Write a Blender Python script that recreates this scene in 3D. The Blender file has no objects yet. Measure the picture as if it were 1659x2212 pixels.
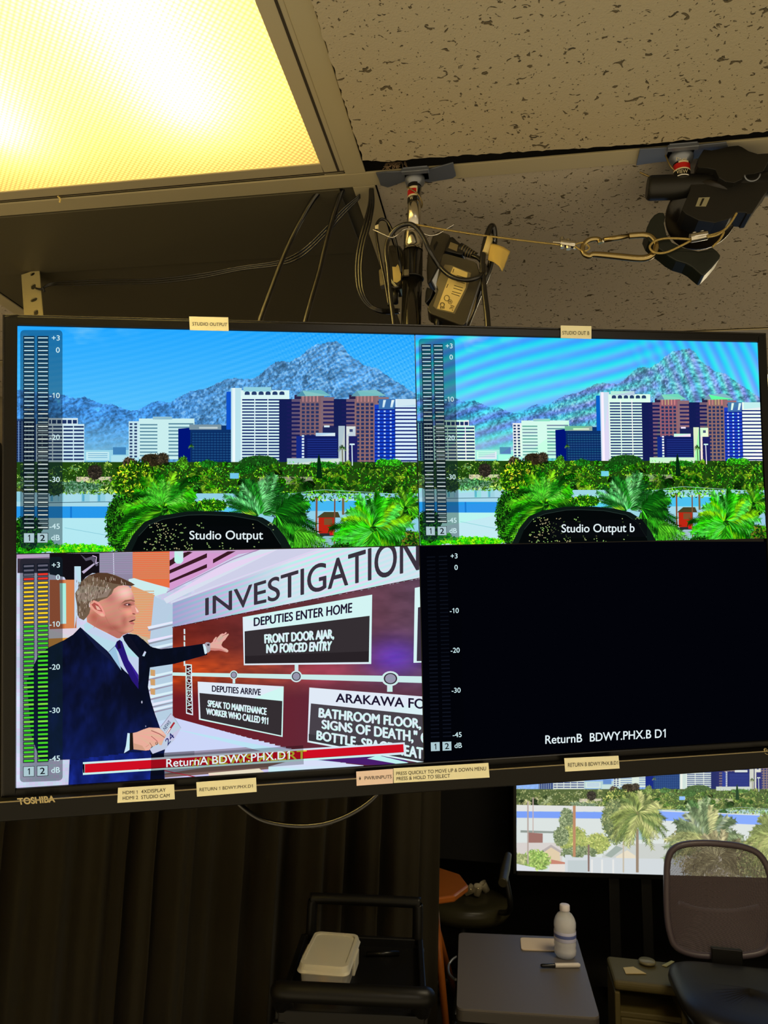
import bpy, bmesh, math, random
import numpy as np
from mathutils import Vector, Matrix
from mathutils.geometry import tessellate_polygon

random.seed(7); RNG = np.random.RandomState(11)
S = bpy.context.scene
COL = S.collection

# ------------------------------------------------------------------ camera
F_PX, CX, CY, RW, RH = 1560.0, 829.5, 1106.0, 1659, 2212
CAM = np.array([0.0, 0.0, 1.62])
_d = np.array([280.5, 294.0, F_PX]); _d /= np.linalg.norm(_d)
_x = np.array([8686.0, -9.0, -F_PX]); _x -= _d * (_x @ _d); _x /= np.linalg.norm(_x)
M = np.array([_x, _d, np.cross(_x, _d)])           # world = M @ (right, down, forward)
if M[2] @ np.array([0, -1, 0]) < 0: M[2] *= -1
cam_d = bpy.data.cameras.new('camera'); cam = bpy.data.objects.new('camera', cam_d); COL.objects.link(cam)
cam_d.sensor_fit = 'VERTICAL'; cam_d.sensor_height = 36.0; cam_d.lens = F_PX / RH * 36.0
cam_d.clip_start = 0.02
cam.matrix_world = Matrix([[M[0][0], -M[0][1], -M[0][2], CAM[0]], [M[1][0], -M[1][1], -M[1][2], CAM[1]],
                           [M[2][0], -M[2][1], -M[2][2], CAM[2]], [0, 0, 0, 1]])
cam_d.dof.use_dof = True; cam_d.dof.focus_distance = 0.93; cam_d.dof.aperture_fstop = 20.0
S.camera = cam

# ------------------------------------------------------------------ light and exposure
S.view_settings.view_transform = 'Standard'; S.view_settings.look = 'None'
S.view_settings.gamma = 1.0; S.view_settings.exposure = 0.0; S.view_settings.use_curve_mapping = False
W = bpy.data.worlds.new('world'); S.world = W; W.use_nodes = True
_n = W.node_tree.nodes; _bg = _n['Background']; _tc = _n.new('ShaderNodeTexCoord'); _sx = _n.new('ShaderNodeSeparateXYZ'); _rg = _n.new('ShaderNodeMapRange')
W.node_tree.links.new(_tc.outputs['Generated'], _sx.inputs[0]); W.node_tree.links.new(_sx.outputs['Z'], _rg.inputs[0])
_rg.inputs[1].default_value = -0.25; _rg.inputs[2].default_value = 0.15; _rg.inputs[3].default_value = 0.86; _rg.inputs[4].default_value = 0.24   # studio behind the camera as ambient fill, lower half brightened to light the ceiling
_bg.inputs[0].default_value = (1.0, 0.80, 0.48, 1); W.node_tree.links.new(_rg.outputs[0], _bg.inputs[1])

def area(name, loc, sx, sy, power, colr, rot=(0, 0, 0)):
    l = bpy.data.lights.new(name, 'AREA'); l.shape = 'RECTANGLE'; l.size = sx; l.size_y = sy; l.energy = power; l.color = colr
    o = bpy.data.objects.new(name, l); COL.objects.link(o); o.location = loc; o.rotation_euler = rot; return o
area('fill_light', (0.9, -0.6, 2.27), 1.2, 0.6, 21, (1.0, 0.86, 0.66))  # unseen fill added behind the camera to light the cart and table
area('fill_light', (0.75, 1.9, 2.27), 0.6, 0.6, 9, (1.0, 0.86, 0.62))  # extra fill added at the rear lamp to lift chair and table

# ------------------------------------------------------------------ geometry of the photograph: pixel -> point on a plane of the room
def ray(p, q): return M @ np.array([(p - CX) / F_PX, (q - CY) / F_PX, 1.0])
def at_z(p, q, z): v = ray(p, q); return CAM + v * (z - CAM[2]) / v[2]
def at_y(p, q, y): v = ray(p, q); return CAM + v * y / v[1]

# ------------------------------------------------------------------ materials
def lin(c):
    c = np.asarray(c, float) / 255.0
    return np.where(c <= 0.04045, c / 12.92, ((c + 0.055) / 1.055) ** 2.4)
MATS = {}
def mat(name, rgb, rough=0.5, metal=0.0, spec=0.5, bump=0.0, scale=200.0, var=0.0, trans=0.0, ior=1.45, alpha=1.0, coat=0.0, sheen=0.0):
    if name in MATS: return MATS[name]
    m = bpy.data.materials.new(name); m.use_nodes = True; nt = m.node_tree; b = nt.nodes['Principled BSDF']
    c = tuple(lin(rgb)) + (1,)
    b.inputs['Base Color'].default_value = c; b.inputs['Roughness'].default_value = rough
    b.inputs['Metallic'].default_value = metal; b.inputs['Specular IOR Level'].default_value = spec
    b.inputs['Transmission Weight'].default_value = trans; b.inputs['IOR'].default_value = ior
    b.inputs['Alpha'].default_value = alpha; b.inputs['Coat Weight'].default_value = coat
    b.inputs['Sheen Weight'].default_value = sheen
    if bump or var:
        tc = nt.nodes.new('ShaderNodeTexCoord'); n = nt.nodes.new('ShaderNodeTexNoise')
        n.inputs['Scale'].default_value = scale; n.inputs['Detail'].default_value = 4
        nt.links.new(tc.outputs['Object'], n.inputs['Vector'])
        if bump:
            bm = nt.nodes.new('ShaderNodeBump'); bm.inputs['Strength'].default_value = bump; bm.inputs['Distance'].default_value = 0.002
            nt.links.new(n.outputs['Fac'], bm.inputs['Height']); nt.links.new(bm.outputs['Normal'], b.inputs['Normal'])
        if var:
            r = nt.nodes.new('ShaderNodeMix'); r.data_type = 'RGBA'
            r.inputs[6].default_value = tuple(x * (1 - var) for x in c[:3]) + (1,); r.inputs[7].default_value = tuple(min(1, x * (1 + var)) for x in c[:3]) + (1,)
            nt.links.new(n.outputs['Fac'], r.inputs[0]); nt.links.new(r.outputs[2], b.inputs['Base Color'])
    MATS[name] = m; return m

# ------------------------------------------------------------------ mesh builder
class MB:
    def __init__(s): s.v = []; s.f = []; s.sm = []
    def add(s, vs, fs, smooth=False):
        o = len(s.v); s.v += [tuple(map(float, p)) for p in vs]; s.f += [tuple(i + o for i in f) for f in fs]; s.sm += [smooth] * len(fs); return s
    def box(s, c, size, R=None):
        c = np.array(c, float); h = np.array(size, float) / 2
        P = np.array([[x, y, z] for x in (-1, 1) for y in (-1, 1) for z in (-1, 1)]) * h
        if R is not None: P = P @ np.array(R).T
        return s.add(P + c, [(0, 1, 3, 2), (4, 6, 7, 5), (0, 4, 5, 1), (2, 3, 7, 6), (0, 2, 6, 4), (1, 5, 7, 3)])
    def prism(s, pts, off):
        pts = [np.array(p, float) for p in pts]; off = np.array(off, float); n = len(pts)
        tri = tessellate_polygon([[Vector(p) for p in pts]])
        vs = pts + [p + off for p in pts]
        fs = [tuple(t) for t in tri] + [tuple(i + n for i in reversed(t)) for t in tri] + [(i, i + n, (i + 1) % n + n, (i + 1) % n) for i in range(n)]
        return s.add(vs, fs)
    def tube(s, pts, r, n=10, close=False, smooth_pts=8, caps=True):
        P = np.array(pts, float)
        if smooth_pts and len(P) > 2: P = catmull(P, smooth_pts, close)
        k = len(P); R = np.broadcast_to(np.asarray(r, float), (k,)) if np.ndim(r) == 0 else np.interp(np.linspace(0, 1, k), np.linspace(0, 1, len(r)), r)
        T = np.gradient(P, axis=0) if not close else np.roll(P, -1, 0) - np.roll(P, 1, 0)
        T /= np.linalg.norm(T, axis=1)[:, None] + 1e-12
        a = np.array([0, 0, 1.0]) if abs(T[0][2]) < 0.9 else np.array([1.0, 0, 0])
        u = np.cross(T[0], a); u /= np.linalg.norm(u); vs = []
        for i in range(k):
            u = u - T[i] * (u @ T[i]); u /= np.linalg.norm(u); w = np.cross(T[i], u)
            for j in range(n):
                t = 2 * math.pi * j / n; vs.append(P[i] + R[i] * (math.cos(t) * u + math.sin(t) * w))
        fs = []
        for i in range(k if close else k - 1):
            for j in range(n):
                a0 = i * n + j; a1 = i * n + (j + 1) % n; b0 = ((i + 1) % k) * n + j; b1 = ((i + 1) % k) * n + (j + 1) % n
                fs.append((a0, a1, b1, b0))
        s.add(vs, fs, True)
        if not close and caps: s.add(vs[:n], [tuple(reversed(range(n)))]); s.add(vs[-n:], [tuple(range(n))])
        return s
    def cyl(s, p0, p1, r0, r1=None, n=24, caps=True):
        r1 = r0 if r1 is None else r1
        return s.tube([p0, p1], [r0, r1], n, smooth_pts=0, caps=caps)
    def lathe(s, prof, o, axis=(0, 0, 1), n=32):
        o = np.array(o, float); ax = np.array(axis, float); ax /= np.linalg.norm(ax)
        a = np.array([1.0, 0, 0]) if abs(ax[0]) < 0.9 else np.array([0, 1.0, 0])
        u = np.cross(ax, a); u /= np.linalg.norm(u); w = np.cross(ax, u); vs = []
        for (r, h) in prof:
            for j in range(n):
                t = 2 * math.pi * j / n; vs.append(o + ax * h + max(r, 1e-5) * (math.cos(t) * u + math.sin(t) * w))
        fs = [(i * n + j, i * n + (j + 1) % n, (i + 1) * n + (j + 1) % n, (i + 1) * n + j) for i in range(len(prof) - 1) for j in range(n)]
        return s.add(vs, fs, True)
    def grid(s, fn, nu, nv, smooth=True):
        vs = [fn(i / nu, j / nv) for i in range(nu + 1) for j in range(nv + 1)]
        return s.add(vs, [(i * (nv + 1) + j, (i + 1) * (nv + 1) + j, (i + 1) * (nv + 1) + j + 1, i * (nv + 1) + j + 1) for i in range(nu) for j in range(nv)], smooth)
    def build(s, name, m, parent=None, bevel=0.0, seg=2, local=False, label=None, fix=True):
        me = bpy.data.meshes.new(name); vs = np.array(s.v)
        root = parent
        while root is not None and root.parent is not None: root = root.parent
        if root is not None and not local:
            inv = np.array(root.matrix_basis.inverted()); vs = vs @ inv[:3, :3].T + inv[:3, 3]
        me.from_pydata(vs.tolist(), [], s.f); me.update()
        me.polygons.foreach_set('use_smooth', s.sm)
        if fix:
            b = bmesh.new(); b.from_mesh(me); bmesh.ops.remove_doubles(b, verts=b.verts, dist=1e-6)
            bmesh.ops.recalc_face_normals(b, faces=b.faces); b.to_mesh(me); b.free()
        if m is not None: me.materials.append(m)
        o = bpy.data.objects.new(name, me); COL.objects.link(o)
        if parent is not None: o.parent = parent
        if bevel:
            md = o.modifiers.new('edge', 'BEVEL'); md.width = bevel; md.segments = seg; md.limit_method = 'ANGLE'; md.angle_limit = 0.6
        if label: o['label'] = label
        return o

def catmull(P, k, close=False):
    n = len(P); out = []
    rng = range(n) if close else range(n - 1)
    for i in rng:
        p1, p2 = P[i], P[(i + 1) % n]
        p0 = P[(i - 1) % n] if close or i > 0 else 2 * p1 - p2
        p3 = P[(i + 2) % n] if close or i + 2 < n else 2 * p2 - p1
        for j in range(k):
            t = j / k
            out.append(0.5 * (2 * p1 + (p2 - p0) * t + (2 * p0 - 5 * p1 + 4 * p2 - p3) * t * t + (3 * p1 - p0 - 3 * p2 + p3) * t ** 3))
    if not close: out.append(P[-1])
    return np.array(out)

def thing(name, label, cat, loc=(0, 0, 0), mtx=None, group=None):
    o = bpy.data.objects.new(name, None); COL.objects.link(o); o.empty_display_size = 0.05
    if mtx is not None: o.matrix_basis = mtx
    else: o.matrix_basis = Matrix.Translation(Vector([float(t) for t in loc]))
    return tag(o, label, cat, group)
def tag(o, label, cat, group=None):
    o['label'] = label; o['category'] = cat
    if group: o['group'] = group
    return o
def struct(o): o['kind'] = 'structure'; return o
def rotz(a): c, s = math.cos(a), math.sin(a); return np.array([[c, -s, 0], [s, c, 0], [0, 0, 1.0]])
def path_y(pts, y): return [at_y(p[0], p[1], p[2] if len(p) > 2 else y) for p in pts]

# ------------------------------------------------------------------ lettering (outline font turned into flat faces)
_TXT = {}
def font_tris(s, bold):
    cu = bpy.data.curves.new('t', 'FONT'); cu.body = s; cu.resolution_u = 6; cu.offset = bold
    o = bpy.data.objects.new('t', cu); COL.objects.link(o)
    me = bpy.data.meshes.new_from_object(o.evaluated_get(bpy.context.evaluated_depsgraph_get()))
    me.calc_loop_triangles()
    V = np.array([v.co[:2] for v in me.vertices]); T = np.array([t.vertices[:] for t in me.loop_triangles])
    bpy.data.objects.remove(o); bpy.data.curves.remove(cu); bpy.data.meshes.remove(me)
    return V[T]
def text_tris(s, bold=0.0):
    """triangles of a string; the figure one gets a flag, which the built-in font lacks"""
    k = (s, bold)
    if k in _TXT: return _TXT[k]
    if '1' not in s: _TXT[k] = font_tris(s, bold); return _TXT[k]
    adv = lambda p: (font_tris(p + 'H', 0)[:, :, 0].max() - font_tris('H', 0)[:, :, 0].max()) if p else 0.0
    out = []; i = 0; cap = font_tris('H', 0)[:, :, 1].max()
    while i < len(s):
        j = i
        if s[i] == '1':
            x = adv(s[:i]); w = adv(s[:i + 1]) - x; h = .042 + bold; c = x + w * .56
            for q in ([(c - h, 0), (c + h, 0), (c + h, cap), (c - h, cap)], [(c - h, cap), (c - h, cap * .86), (c - .19, cap * .70), (c - .19, cap * .80 + bold)], [(c + h, cap), (c - h, cap), (c - h, cap * .9), (c + h, cap * .9)]):
                out += [[q[0], q[1], q[2]], [q[0], q[2], q[3]]]
            i += 1; continue
        while j < len(s) and s[j] != '1': j += 1
        if s[i:j].strip():
            t = font_tris(s[i:j], bold); t = t.copy(); t[:, :, 0] += adv(s[:i]); out += t.tolist()
        i = j
    _TXT[k] = np.array(out); return _TXT[k]
CAP = text_tris('H')[:, :, 1].max()
def text_quad(s, q, bold=0.0):
    """the triangles of s laid into the quad q = TL, TR, BR, BL (cap height = quad height)"""
    t = text_tris(s, bold); x0, x1 = t[:, :, 0].min(), t[:, :, 0].max()
    u = ((t[:, :, 0] - x0) / (x1 - x0))[..., None]; v = (t[:, :, 1] / CAP)[..., None]
    TL, TR, BR, BL = [np.array(p, float) for p in q]
    return (1 - v) * ((1 - u) * BL + u * BR) + v * ((1 - u) * TL + u * TR)

# ------------------------------------------------------------------ the flat pictures shown on screens: coloured triangles, later layers nearer
class Pic:
    def __init__(s): s.T = []; s.C = []; s.L = []; s.l = 0
    def nx(s): s.l += 1
    def tris(s, T, C, new=True, spread=0):
        T = np.asarray(T, float); n = len(T)
        if n == 0: return
        if new: s.l += 1
        C = np.asarray(C, float); C = np.broadcast_to(C if C.ndim == 2 else C[None], (n, C.shape[-1]))
        if C.shape[1] == 3: C = np.hstack([C, np.ones((n, 1))])
        s.T.append(T); s.C.append(C)
        s.L.append(s.l + (RNG.randint(0, spread, n) if spread else np.zeros(n, int)))
        if spread: s.l += spread
    def poly(s, pts, col, a=1.0, new=True):
        pts = [Vector((p[0], p[1], 0)) for p in pts]; t = tessellate_polygon([pts])
        P = np.array([[p[0], p[1]] for p in pts]); s.tris(P[np.array(t)], np.array([*col, a], float), new)
    def rect(s, x0, y0, x1, y1, col, a=1.0, new=True): s.poly([(x0, y0), (x1, y0), (x1, y1), (x0, y1)], col, a, new)
    def rows(s, x0, x1, y0, y1, n, frac, col, a=1.0):
        s.nx(); h = (y1 - y0) / n
        for i in range(n): s.rect(x0, y0 + i * h, x1, y0 + i * h + h * frac, col, a, False)
    def cols(s, x0, x1, y0, y1, n, frac, col, a=1.0):
        s.nx(); w = (x1 - x0) / n
        for i in range(n): s.rect(x0 + i * w, y0, x0 + i * w + w * frac, y1, col, a, False)
    def disc(s, x, y, rx, ry, col, a=1.0, n=20): s.poly([(x + rx * math.cos(t * 2 * math.pi / n), y + ry * math.sin(t * 2 * math.pi / n)) for t in range(n)], col, a)
    def line(s, pts, w, col, a=1.0):
        s.nx()
        for p, q in zip(pts[:-1], pts[1:]):
            d = np.array(q, float) - p; d /= np.linalg.norm(d) + 1e-9; n = np.array([-d[1], d[0]]) * w / 2
            s.poly([p + n, q + n, q - n, p - n], col, a, False)
    def text(s, t, q, col, bold=0.0, a=1.0):
        T = text_quad(t, q, 0.0); h = abs(q[3][1] - q[0][1]) * bold * 1.3; s.l += 1
        for d in ((0, 0), (-h, 0), (h, 0), (0, h * .7), (0, -h * .7)) if bold and a == 1.0 else ((0, 0),): s.tris(T + np.array(d), np.array([*col, a], float), False)
    def grid(s, x0, x1, y0, y1, nx, ny, fn):
        X = np.linspace(x0, x1, nx + 1); Y = np.linspace(y0, y1, ny + 1)
        A = np.stack(np.meshgrid(X, Y), -1); a, b, c, d = A[:-1, :-1], A[:-1, 1:], A[1:, 1:], A[1:, :-1]
        cen = ((a + c) / 2).reshape(-1, 2); C, m = fn(cen[:, 0], cen[:, 1])
        T = np.concatenate([np.stack([a, b, c], 2).reshape(-1, 3, 2)[m], np.stack([a, c, d], 2).reshape(-1, 3, 2)[m]])
        s.tris(T, np.concatenate([C[m], C[m]]))
    def fill(s, pts, fn, step=2.0):
        P = np.array(pts, float); x0, y0 = P.min(0); x1, y1 = P.max(0)
        def inside(x, y):
            r = np.zeros(len(x), bool); n = len(P)
            for i in range(n):
                ax, ay = P[i]; bx, by = P[(i + 1) % n]
                if ay == by: continue
                r ^= ((ay > y) != (by > y)) & (x < (bx - ax) * (y - ay) / (by - ay) + ax)
            return r
        def f(x, y): return fn(x, y), inside(x, y) & inside(x - step * .6, y - step * .6) & inside(x + step * .6, y + step * .6)
        s.grid(x0, x1, y0, y1, max(2, int((x1 - x0) / step)), max(2, int((y1 - y0) / step)), f)
    def bake(s, name, parent, mp, rect, y0, dz=3e-6, post=None, local=True, label=None):
        """mp: (N,2) picture coordinates -> (N,2) plate coordinates; rect clips on the plate; layers rise towards the viewer (-y)"""
        T = np.concatenate(s.T); C = np.concatenate(s.C).copy(); L = np.concatenate(s.L)
        if post is not None: C[:, :3] = post(T.mean(1), C[:, :3])
        Q = mp(T.reshape(-1, 2)).reshape(-1, 3, 2); x0, x1, z0, z1 = rect
        lo, hi = Q.min(1), Q.max(1)
        keep = (hi[:, 0] > x0) & (lo[:, 0] < x1) & (hi[:, 1] > z0) & (lo[:, 1] < z1)
        ins = (lo[:, 0] >= x0) & (hi[:, 0] <= x1) & (lo[:, 1] >= z0) & (hi[:, 1] <= z1)
        V = [Q[ins]]; CC = [C[ins]]; LL = [L[ins]]
        for i in np.nonzero(keep & ~ins)[0]:
            P = clip_poly(Q[i], x0, x1, z0, z1)
            for k in range(1, len(P) - 1):
                V.append(np.array([[P[0], P[k], P[k + 1]]])); CC.append(C[i:i + 1]); LL.append(L[i:i + 1])
        V = np.concatenate(V); CC = np.concatenate(CC); LL = np.concatenate(LL); n = len(V)
        # face the viewer
        ar = (V[:, 1, 0] - V[:, 0, 0]) * (V[:, 2, 1] - V[:, 0, 1]) - (V[:, 1, 1] - V[:, 0, 1]) * (V[:, 2, 0] - V[:, 0, 0])
        fl = ar < 0; V[fl] = V[fl][:, ::-1]
        co = np.empty((n, 3, 3)); co[:, :, 0] = V[:, :, 0]; co[:, :, 2] = V[:, :, 1]; co[:, :, 1] = (y0 - LL * dz)[:, None]
        me = bpy.data.meshes.new(name); me.vertices.add(3 * n); me.vertices.foreach_set('co', co.ravel())
        me.loops.add(3 * n); me.loops.foreach_set('vertex_index', np.arange(3 * n)); me.polygons.add(n)
        me.polygons.foreach_set('loop_start', np.arange(0, 3 * n, 3)); me.polygons.foreach_set('loop_total', np.full(n, 3)); me.update(calc_edges=True)
        at = me.color_attributes.new('Col', 'FLOAT_COLOR', 'CORNER')
        cc = np.hstack([lin(np.clip(CC[:, :3], 0, 255)), CC[:, 3:4]]); at.data.foreach_set('color', np.repeat(cc, 3, 0).ravel())
        me.materials.append(SCREEN); o = bpy.data.objects.new(name, me); COL.objects.link(o); o.parent = parent
        if label: o['label'] = label
        return o
def clip_poly(P, x0, x1, z0, z1):
    for ax, val, sg in ((0, x0, 1), (0, x1, -1), (1, z0, 1), (1, z1, -1)):
        out = []
        for i in range(len(P)):
            a, b = P[i], P[(i + 1) % len(P)]; da, db = sg * (a[ax] - val), sg * (b[ax] - val)
            if da >= 0: out.append(a)
            if (da >= 0) != (db >= 0): out.append(a + (b - a) * (da / (da - db)))
        P = out
        if not P: return []
    return P
SCREEN = bpy.data.materials.new('screen_light'); SCREEN.use_nodes = True
_nt = SCREEN.node_tree; _nt.nodes.clear()
_at = _nt.nodes.new('ShaderNodeAttribute'); _at.attribute_name = 'Col'; _em = _nt.nodes.new('ShaderNodeEmission')
_tr = _nt.nodes.new('ShaderNodeBsdfTransparent'); _mx = _nt.nodes.new('ShaderNodeMixShader'); _ou = _nt.nodes.new('ShaderNodeOutputMaterial')
_nt.links.new(_at.outputs['Color'], _em.inputs['Color']); _nt.links.new(_at.outputs['Alpha'], _mx.inputs[0])
_nt.links.new(_tr.outputs[0], _mx.inputs[1]); _nt.links.new(_em.outputs[0], _mx.inputs[2]); _nt.links.new(_mx.outputs[0], _ou.inputs[0])
SCREEN.cycles.emission_sampling = 'NONE'

def vnoise(x, y, sc, seed=0, oct=3):
    out = 0.0; amp = 1.0; tot = 0.0
    for o in range(oct):
        X = x / sc; Y = y / sc; xi = np.floor(X).astype(int); yi = np.floor(Y).astype(int); fx = X - xi; fy = Y - yi
        fx = fx * fx * (3 - 2 * fx); fy = fy * fy * (3 - 2 * fy)
        def h(a, b): q = np.sin(a * 127.1 + b * 311.7 + seed * 74.7 + o * 13.3) * 43758.5453; return q - np.floor(q)
        v = (h(xi, yi) * (1 - fx) + h(xi + 1, yi) * fx) * (1 - fy) + (h(xi, yi + 1) * (1 - fx) + h(xi + 1, yi + 1) * fx) * fy
        out = out + amp * v; tot += amp; amp *= 0.55; sc = sc / 2.1
    return out / tot

# ------------------------------------------------------------------ picture 1: the desert city seen on the studio screens (own picture coordinates)
RIDGE = np.array([(-120, 850), (0, 845), (37, 842), (58, 843), (100, 850), (139, 853), (162, 861), (182, 857), (202, 867), (220, 873), (240, 872), (260, 880), (283, 888), (307, 881),
    (327, 869), (344, 866), (365, 871), (388, 856), (411, 845), (428, 843), (440, 840), (463, 831), (486, 820), (509, 815), (524, 820), (550, 817), (567, 806),
    (582, 790), (602, 779), (625, 782), (645, 772), (663, 756), (683, 743), (709, 739), (726, 737), (741, 746), (750, 762), (770, 777), (790, 790), (816, 797),
    (839, 814), (860, 826), (880, 840), (900, 851), (960, 880), (1060, 895), (1250, 905)], float)
def leaves(p, n, x0, x1, ylo, yhi, size, pal, spread=12, up=0.0):
    x = RNG.uniform(x0, x1, n); lo = ylo(x) if callable(ylo) else ylo; hi = yhi(x) if callable(yhi) else yhi
    y = lo + (hi - lo) * RNG.uniform(0, 1, n) ** 0.9
    a = RNG.uniform(0, 2 * np.pi, n); L = size * RNG.uniform(0.5, 1.4, n); d = np.stack([np.cos(a), np.sin(a) - up], 1); w = np.stack([-d[:, 1], d[:, 0]], 1) * 0.38
    c = np.stack([x, y], 1); T = np.stack([c - d * L[:, None] * .5, c + d * L[:, None] * .7 , c + w * L[:, None]], 1)
    pal = np.array(pal, float); C = pal[RNG.randint(0, len(pal), n)] * RNG.uniform(0.85, 1.45, (n, 1))
    p.tris(T, C, spread=spread)
def bush(p, cx, cy, rx, ry, n, size, pal, base):
    p.disc(cx, cy, rx * .9, ry * .9, base)
    t = RNG.uniform(0, 2 * np.pi, n); r = np.sqrt(RNG.uniform(0, 1, n)); x = cx + rx * r * np.cos(t); y = cy + ry * r * np.sin(t)
    a = RNG.uniform(0, 2 * np.pi, n); L = size * RNG.uniform(.5, 1.4, n); d = np.stack([np.cos(a), np.sin(a)], 1); w = np.stack([-d[:, 1], d[:, 0]], 1) * .4
    c = np.stack([x, y], 1); pal = np.array(pal, float)
    p.tris(np.stack([c - d * L[:, None] * .5, c + d * L[:, None] * .7, c + w * L[:, None]], 1), pal[RNG.randint(0, len(pal), n)] * RNG.uniform(.75, 1.4, (n, 1)), spread=5)
def palm(p, cx, cy, R, n, a0, a1, pal, droop=0.35, leaf=0.2, k=15, wd=.03):
    for i in range(n):
        a = math.radians(a0 + (a1 - a0) * (i + RNG.uniform(-.3, .3)) / max(1, n - 1)); r = R * RNG.uniform(.75, 1.08)
        t = np.linspace(0.12, 1, k); X = cx + r * t * math.cos(a); Y = cy - r * t * math.sin(a) + droop * r * t ** 2 * (0.4 + 0.6 * abs(math.cos(a)))
        dx, dy = np.gradient(X), np.gradient(Y); nn = np.hypot(dx, dy); dx /= nn; dy /= nn
        TT = []; CC = []; base = np.array(pal[RNG.randint(0, len(pal))], float)
        for sgn in (-1, 1):
            l = leaf * r * (1.15 - t * .7) * RNG.uniform(.7, 1.2, k)
            ex = X + l * (dx * .75 - sgn * dy * .7); ey = Y + l * (dy * .75 + sgn * dx * .7) + l * .15
            w = r * wd
            TT.append(np.stack([np.stack([X - dx * w, Y - dy * w], 1), np.stack([X + dx * w, Y + dy * w], 1), np.stack([ex, ey], 1)], 1))
            CC.append(base * RNG.uniform(.55, 1.25, (k, 1)) * (1.0 if sgn > 0 else .8))
        p.tris(np.concatenate(TT), np.concatenate(CC), new=(i % 2 == 0))
def skyline():
    p = Pic()
    def sky(x, y):
        t = np.clip((y - 600) / 300, 0, 1)[:, None]; C = np.array([18, 150, 246.]) * (1 - t) + np.array([98, 194, 246.]) * t
        n = vnoise(x, y * 2.2, 60, 3)[:, None]; cl = np.clip((n - .62) * 3.0, 0, 1) * np.clip((330 - x) / 200, 0, 1)[:, None] * np.clip((760 - y) / 60, 0, 1)[:, None]
        C = C + cl * (np.array([190, 220, 240.]) - C)
        return C, y < np.interp(x, RIDGE[:, 0], RIDGE[:, 1]) + 8
    p.grid(-120, 1240, 480, 920, 340, 110, sky)
    def hill(x, y):
        top = np.interp(x, RIDGE[:, 0], RIDGE[:, 1]); top = top + (vnoise(x, y * 0, 9, 5) - .5) * 5
        d = y - top; near = np.clip((x - 330) / 160, 0, 1)
        n = vnoise(x + d * .5, y - x * .2, 5, 8); n2 = vnoise(x + d * .7, y, 22, 9)
        rock = np.array([74, 142, 212.])[None] * (1 - near[:, None]) + np.array([92, 152, 206.])[None] * near[:, None]
        C = rock * (.45 + 1.05 * n[:, None]) * (.8 + .4 * n2[:, None])
        hz = np.clip((y - 895) / 75, 0, 1)[:, None] * np.clip((460 - x) / 160, .0, 1)[:, None] * .8; C = C + hz * (np.array([128, 190, 222.]) - C)
        C = np.where((n > .66)[:, None] & (near > .3)[:, None], C * .5 + np.array([150, 190, 215.]) * .5, C)
        return C, (y > top) & (y < 1010)
    p.grid(-120, 1240, 730, 1012, 680, 170, hill)
    W_, N_, NV = (214, 236, 244), (14, 40, 98), (22, 30, 80)
    # low white buildings in the valley
    p.rect(180, 972, 300, 996, (150, 208, 228)); p.rect(186, 976, 236, 994, (196, 232, 240)); p.rect(240, 984, 298, 1000, (178, 224, 236)); p.rect(244, 966, 272, 982, (70, 130, 180)); p.rows(190, 232, 979, 992, 3, .35, (120, 176, 206))
    # left office block
    p.rect(30, 905, 78, 1000, (44, 74, 120)); p.rows(32, 76, 910, 998, 16, .45, (24, 40, 84)); p.cols(32, 76, 910, 998, 6, .25, (120, 150, 190))
    p.rect(104, 903, 168, 920, (206, 228, 238)); p.rect(106, 907, 166, 915, (30, 50, 96)); p.cols(110, 166, 905, 917, 5, .2, W_)
    p.rect(78, 916, 182, 1000, (206, 232, 240)); p.rows(80, 181, 920, 998, 10, .5, (38, 58, 104)); p.cols(90, 180, 918, 998, 4, .09, W_)
    # white slab block
    p.rect(278, 910, 302, 988, (202, 230, 238)); p.nx()
    for i in range(11):
        for j in range(2): p.rect(280 + j * 10, 914 + i * 7, 286 + j * 10, 918 + i * 7, (40, 62, 104), 1, False)
    p.rect(300, 904, 420, 992, (206, 238, 238)); p.rect(330, 900, 372, 906, (150, 190, 205)); p.rows(302, 340, 916, 990, 10, .4, (96, 140, 160)); p.rows(364, 418, 914, 990, 10, .4, (96, 140, 160))
    # navy glass block
    p.poly([(385, 926), (411, 924), (411, 1000), (385, 996)], (4, 22, 112)); p.rect(411, 919, 503, 1002, (16, 50, 100)); p.rect(409, 917, 478, 928, (120, 146, 160)); p.rect(430, 922, 470, 926, (190, 206, 210))
    p.rows(414, 500, 936, 998, 11, .22, (42, 92, 140)); p.cols(414, 500, 934, 1000, 13, .16, (10, 30, 78)); p.rect(503, 922, 520, 928, (100, 140, 170))
    # white tower
    p.rect(489, 846, 504, 928, (20, 84, 196)); p.rect(499, 838, 522, 1004, (190, 226, 236)); p.rect(502, 838, 508, 1004, (232, 246, 250)); p.rect(520, 843, 625, 1000, (212, 242, 244)); p.rect(526, 836, 586, 846, (156, 210, 222))
    p.rows(521, 603, 862, 1000, 21, .5, (34, 54, 110)); p.cols(521, 606, 855, 1000, 3, .07, (226, 244, 248))
    for i in range(6): p.disc(534 + i * 15, 849, 5.5, 3.6, (40, 62, 104)); p.rect(528.5 + i * 15, 849, 539.5 + i * 15, 853, (40, 62, 104))
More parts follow.
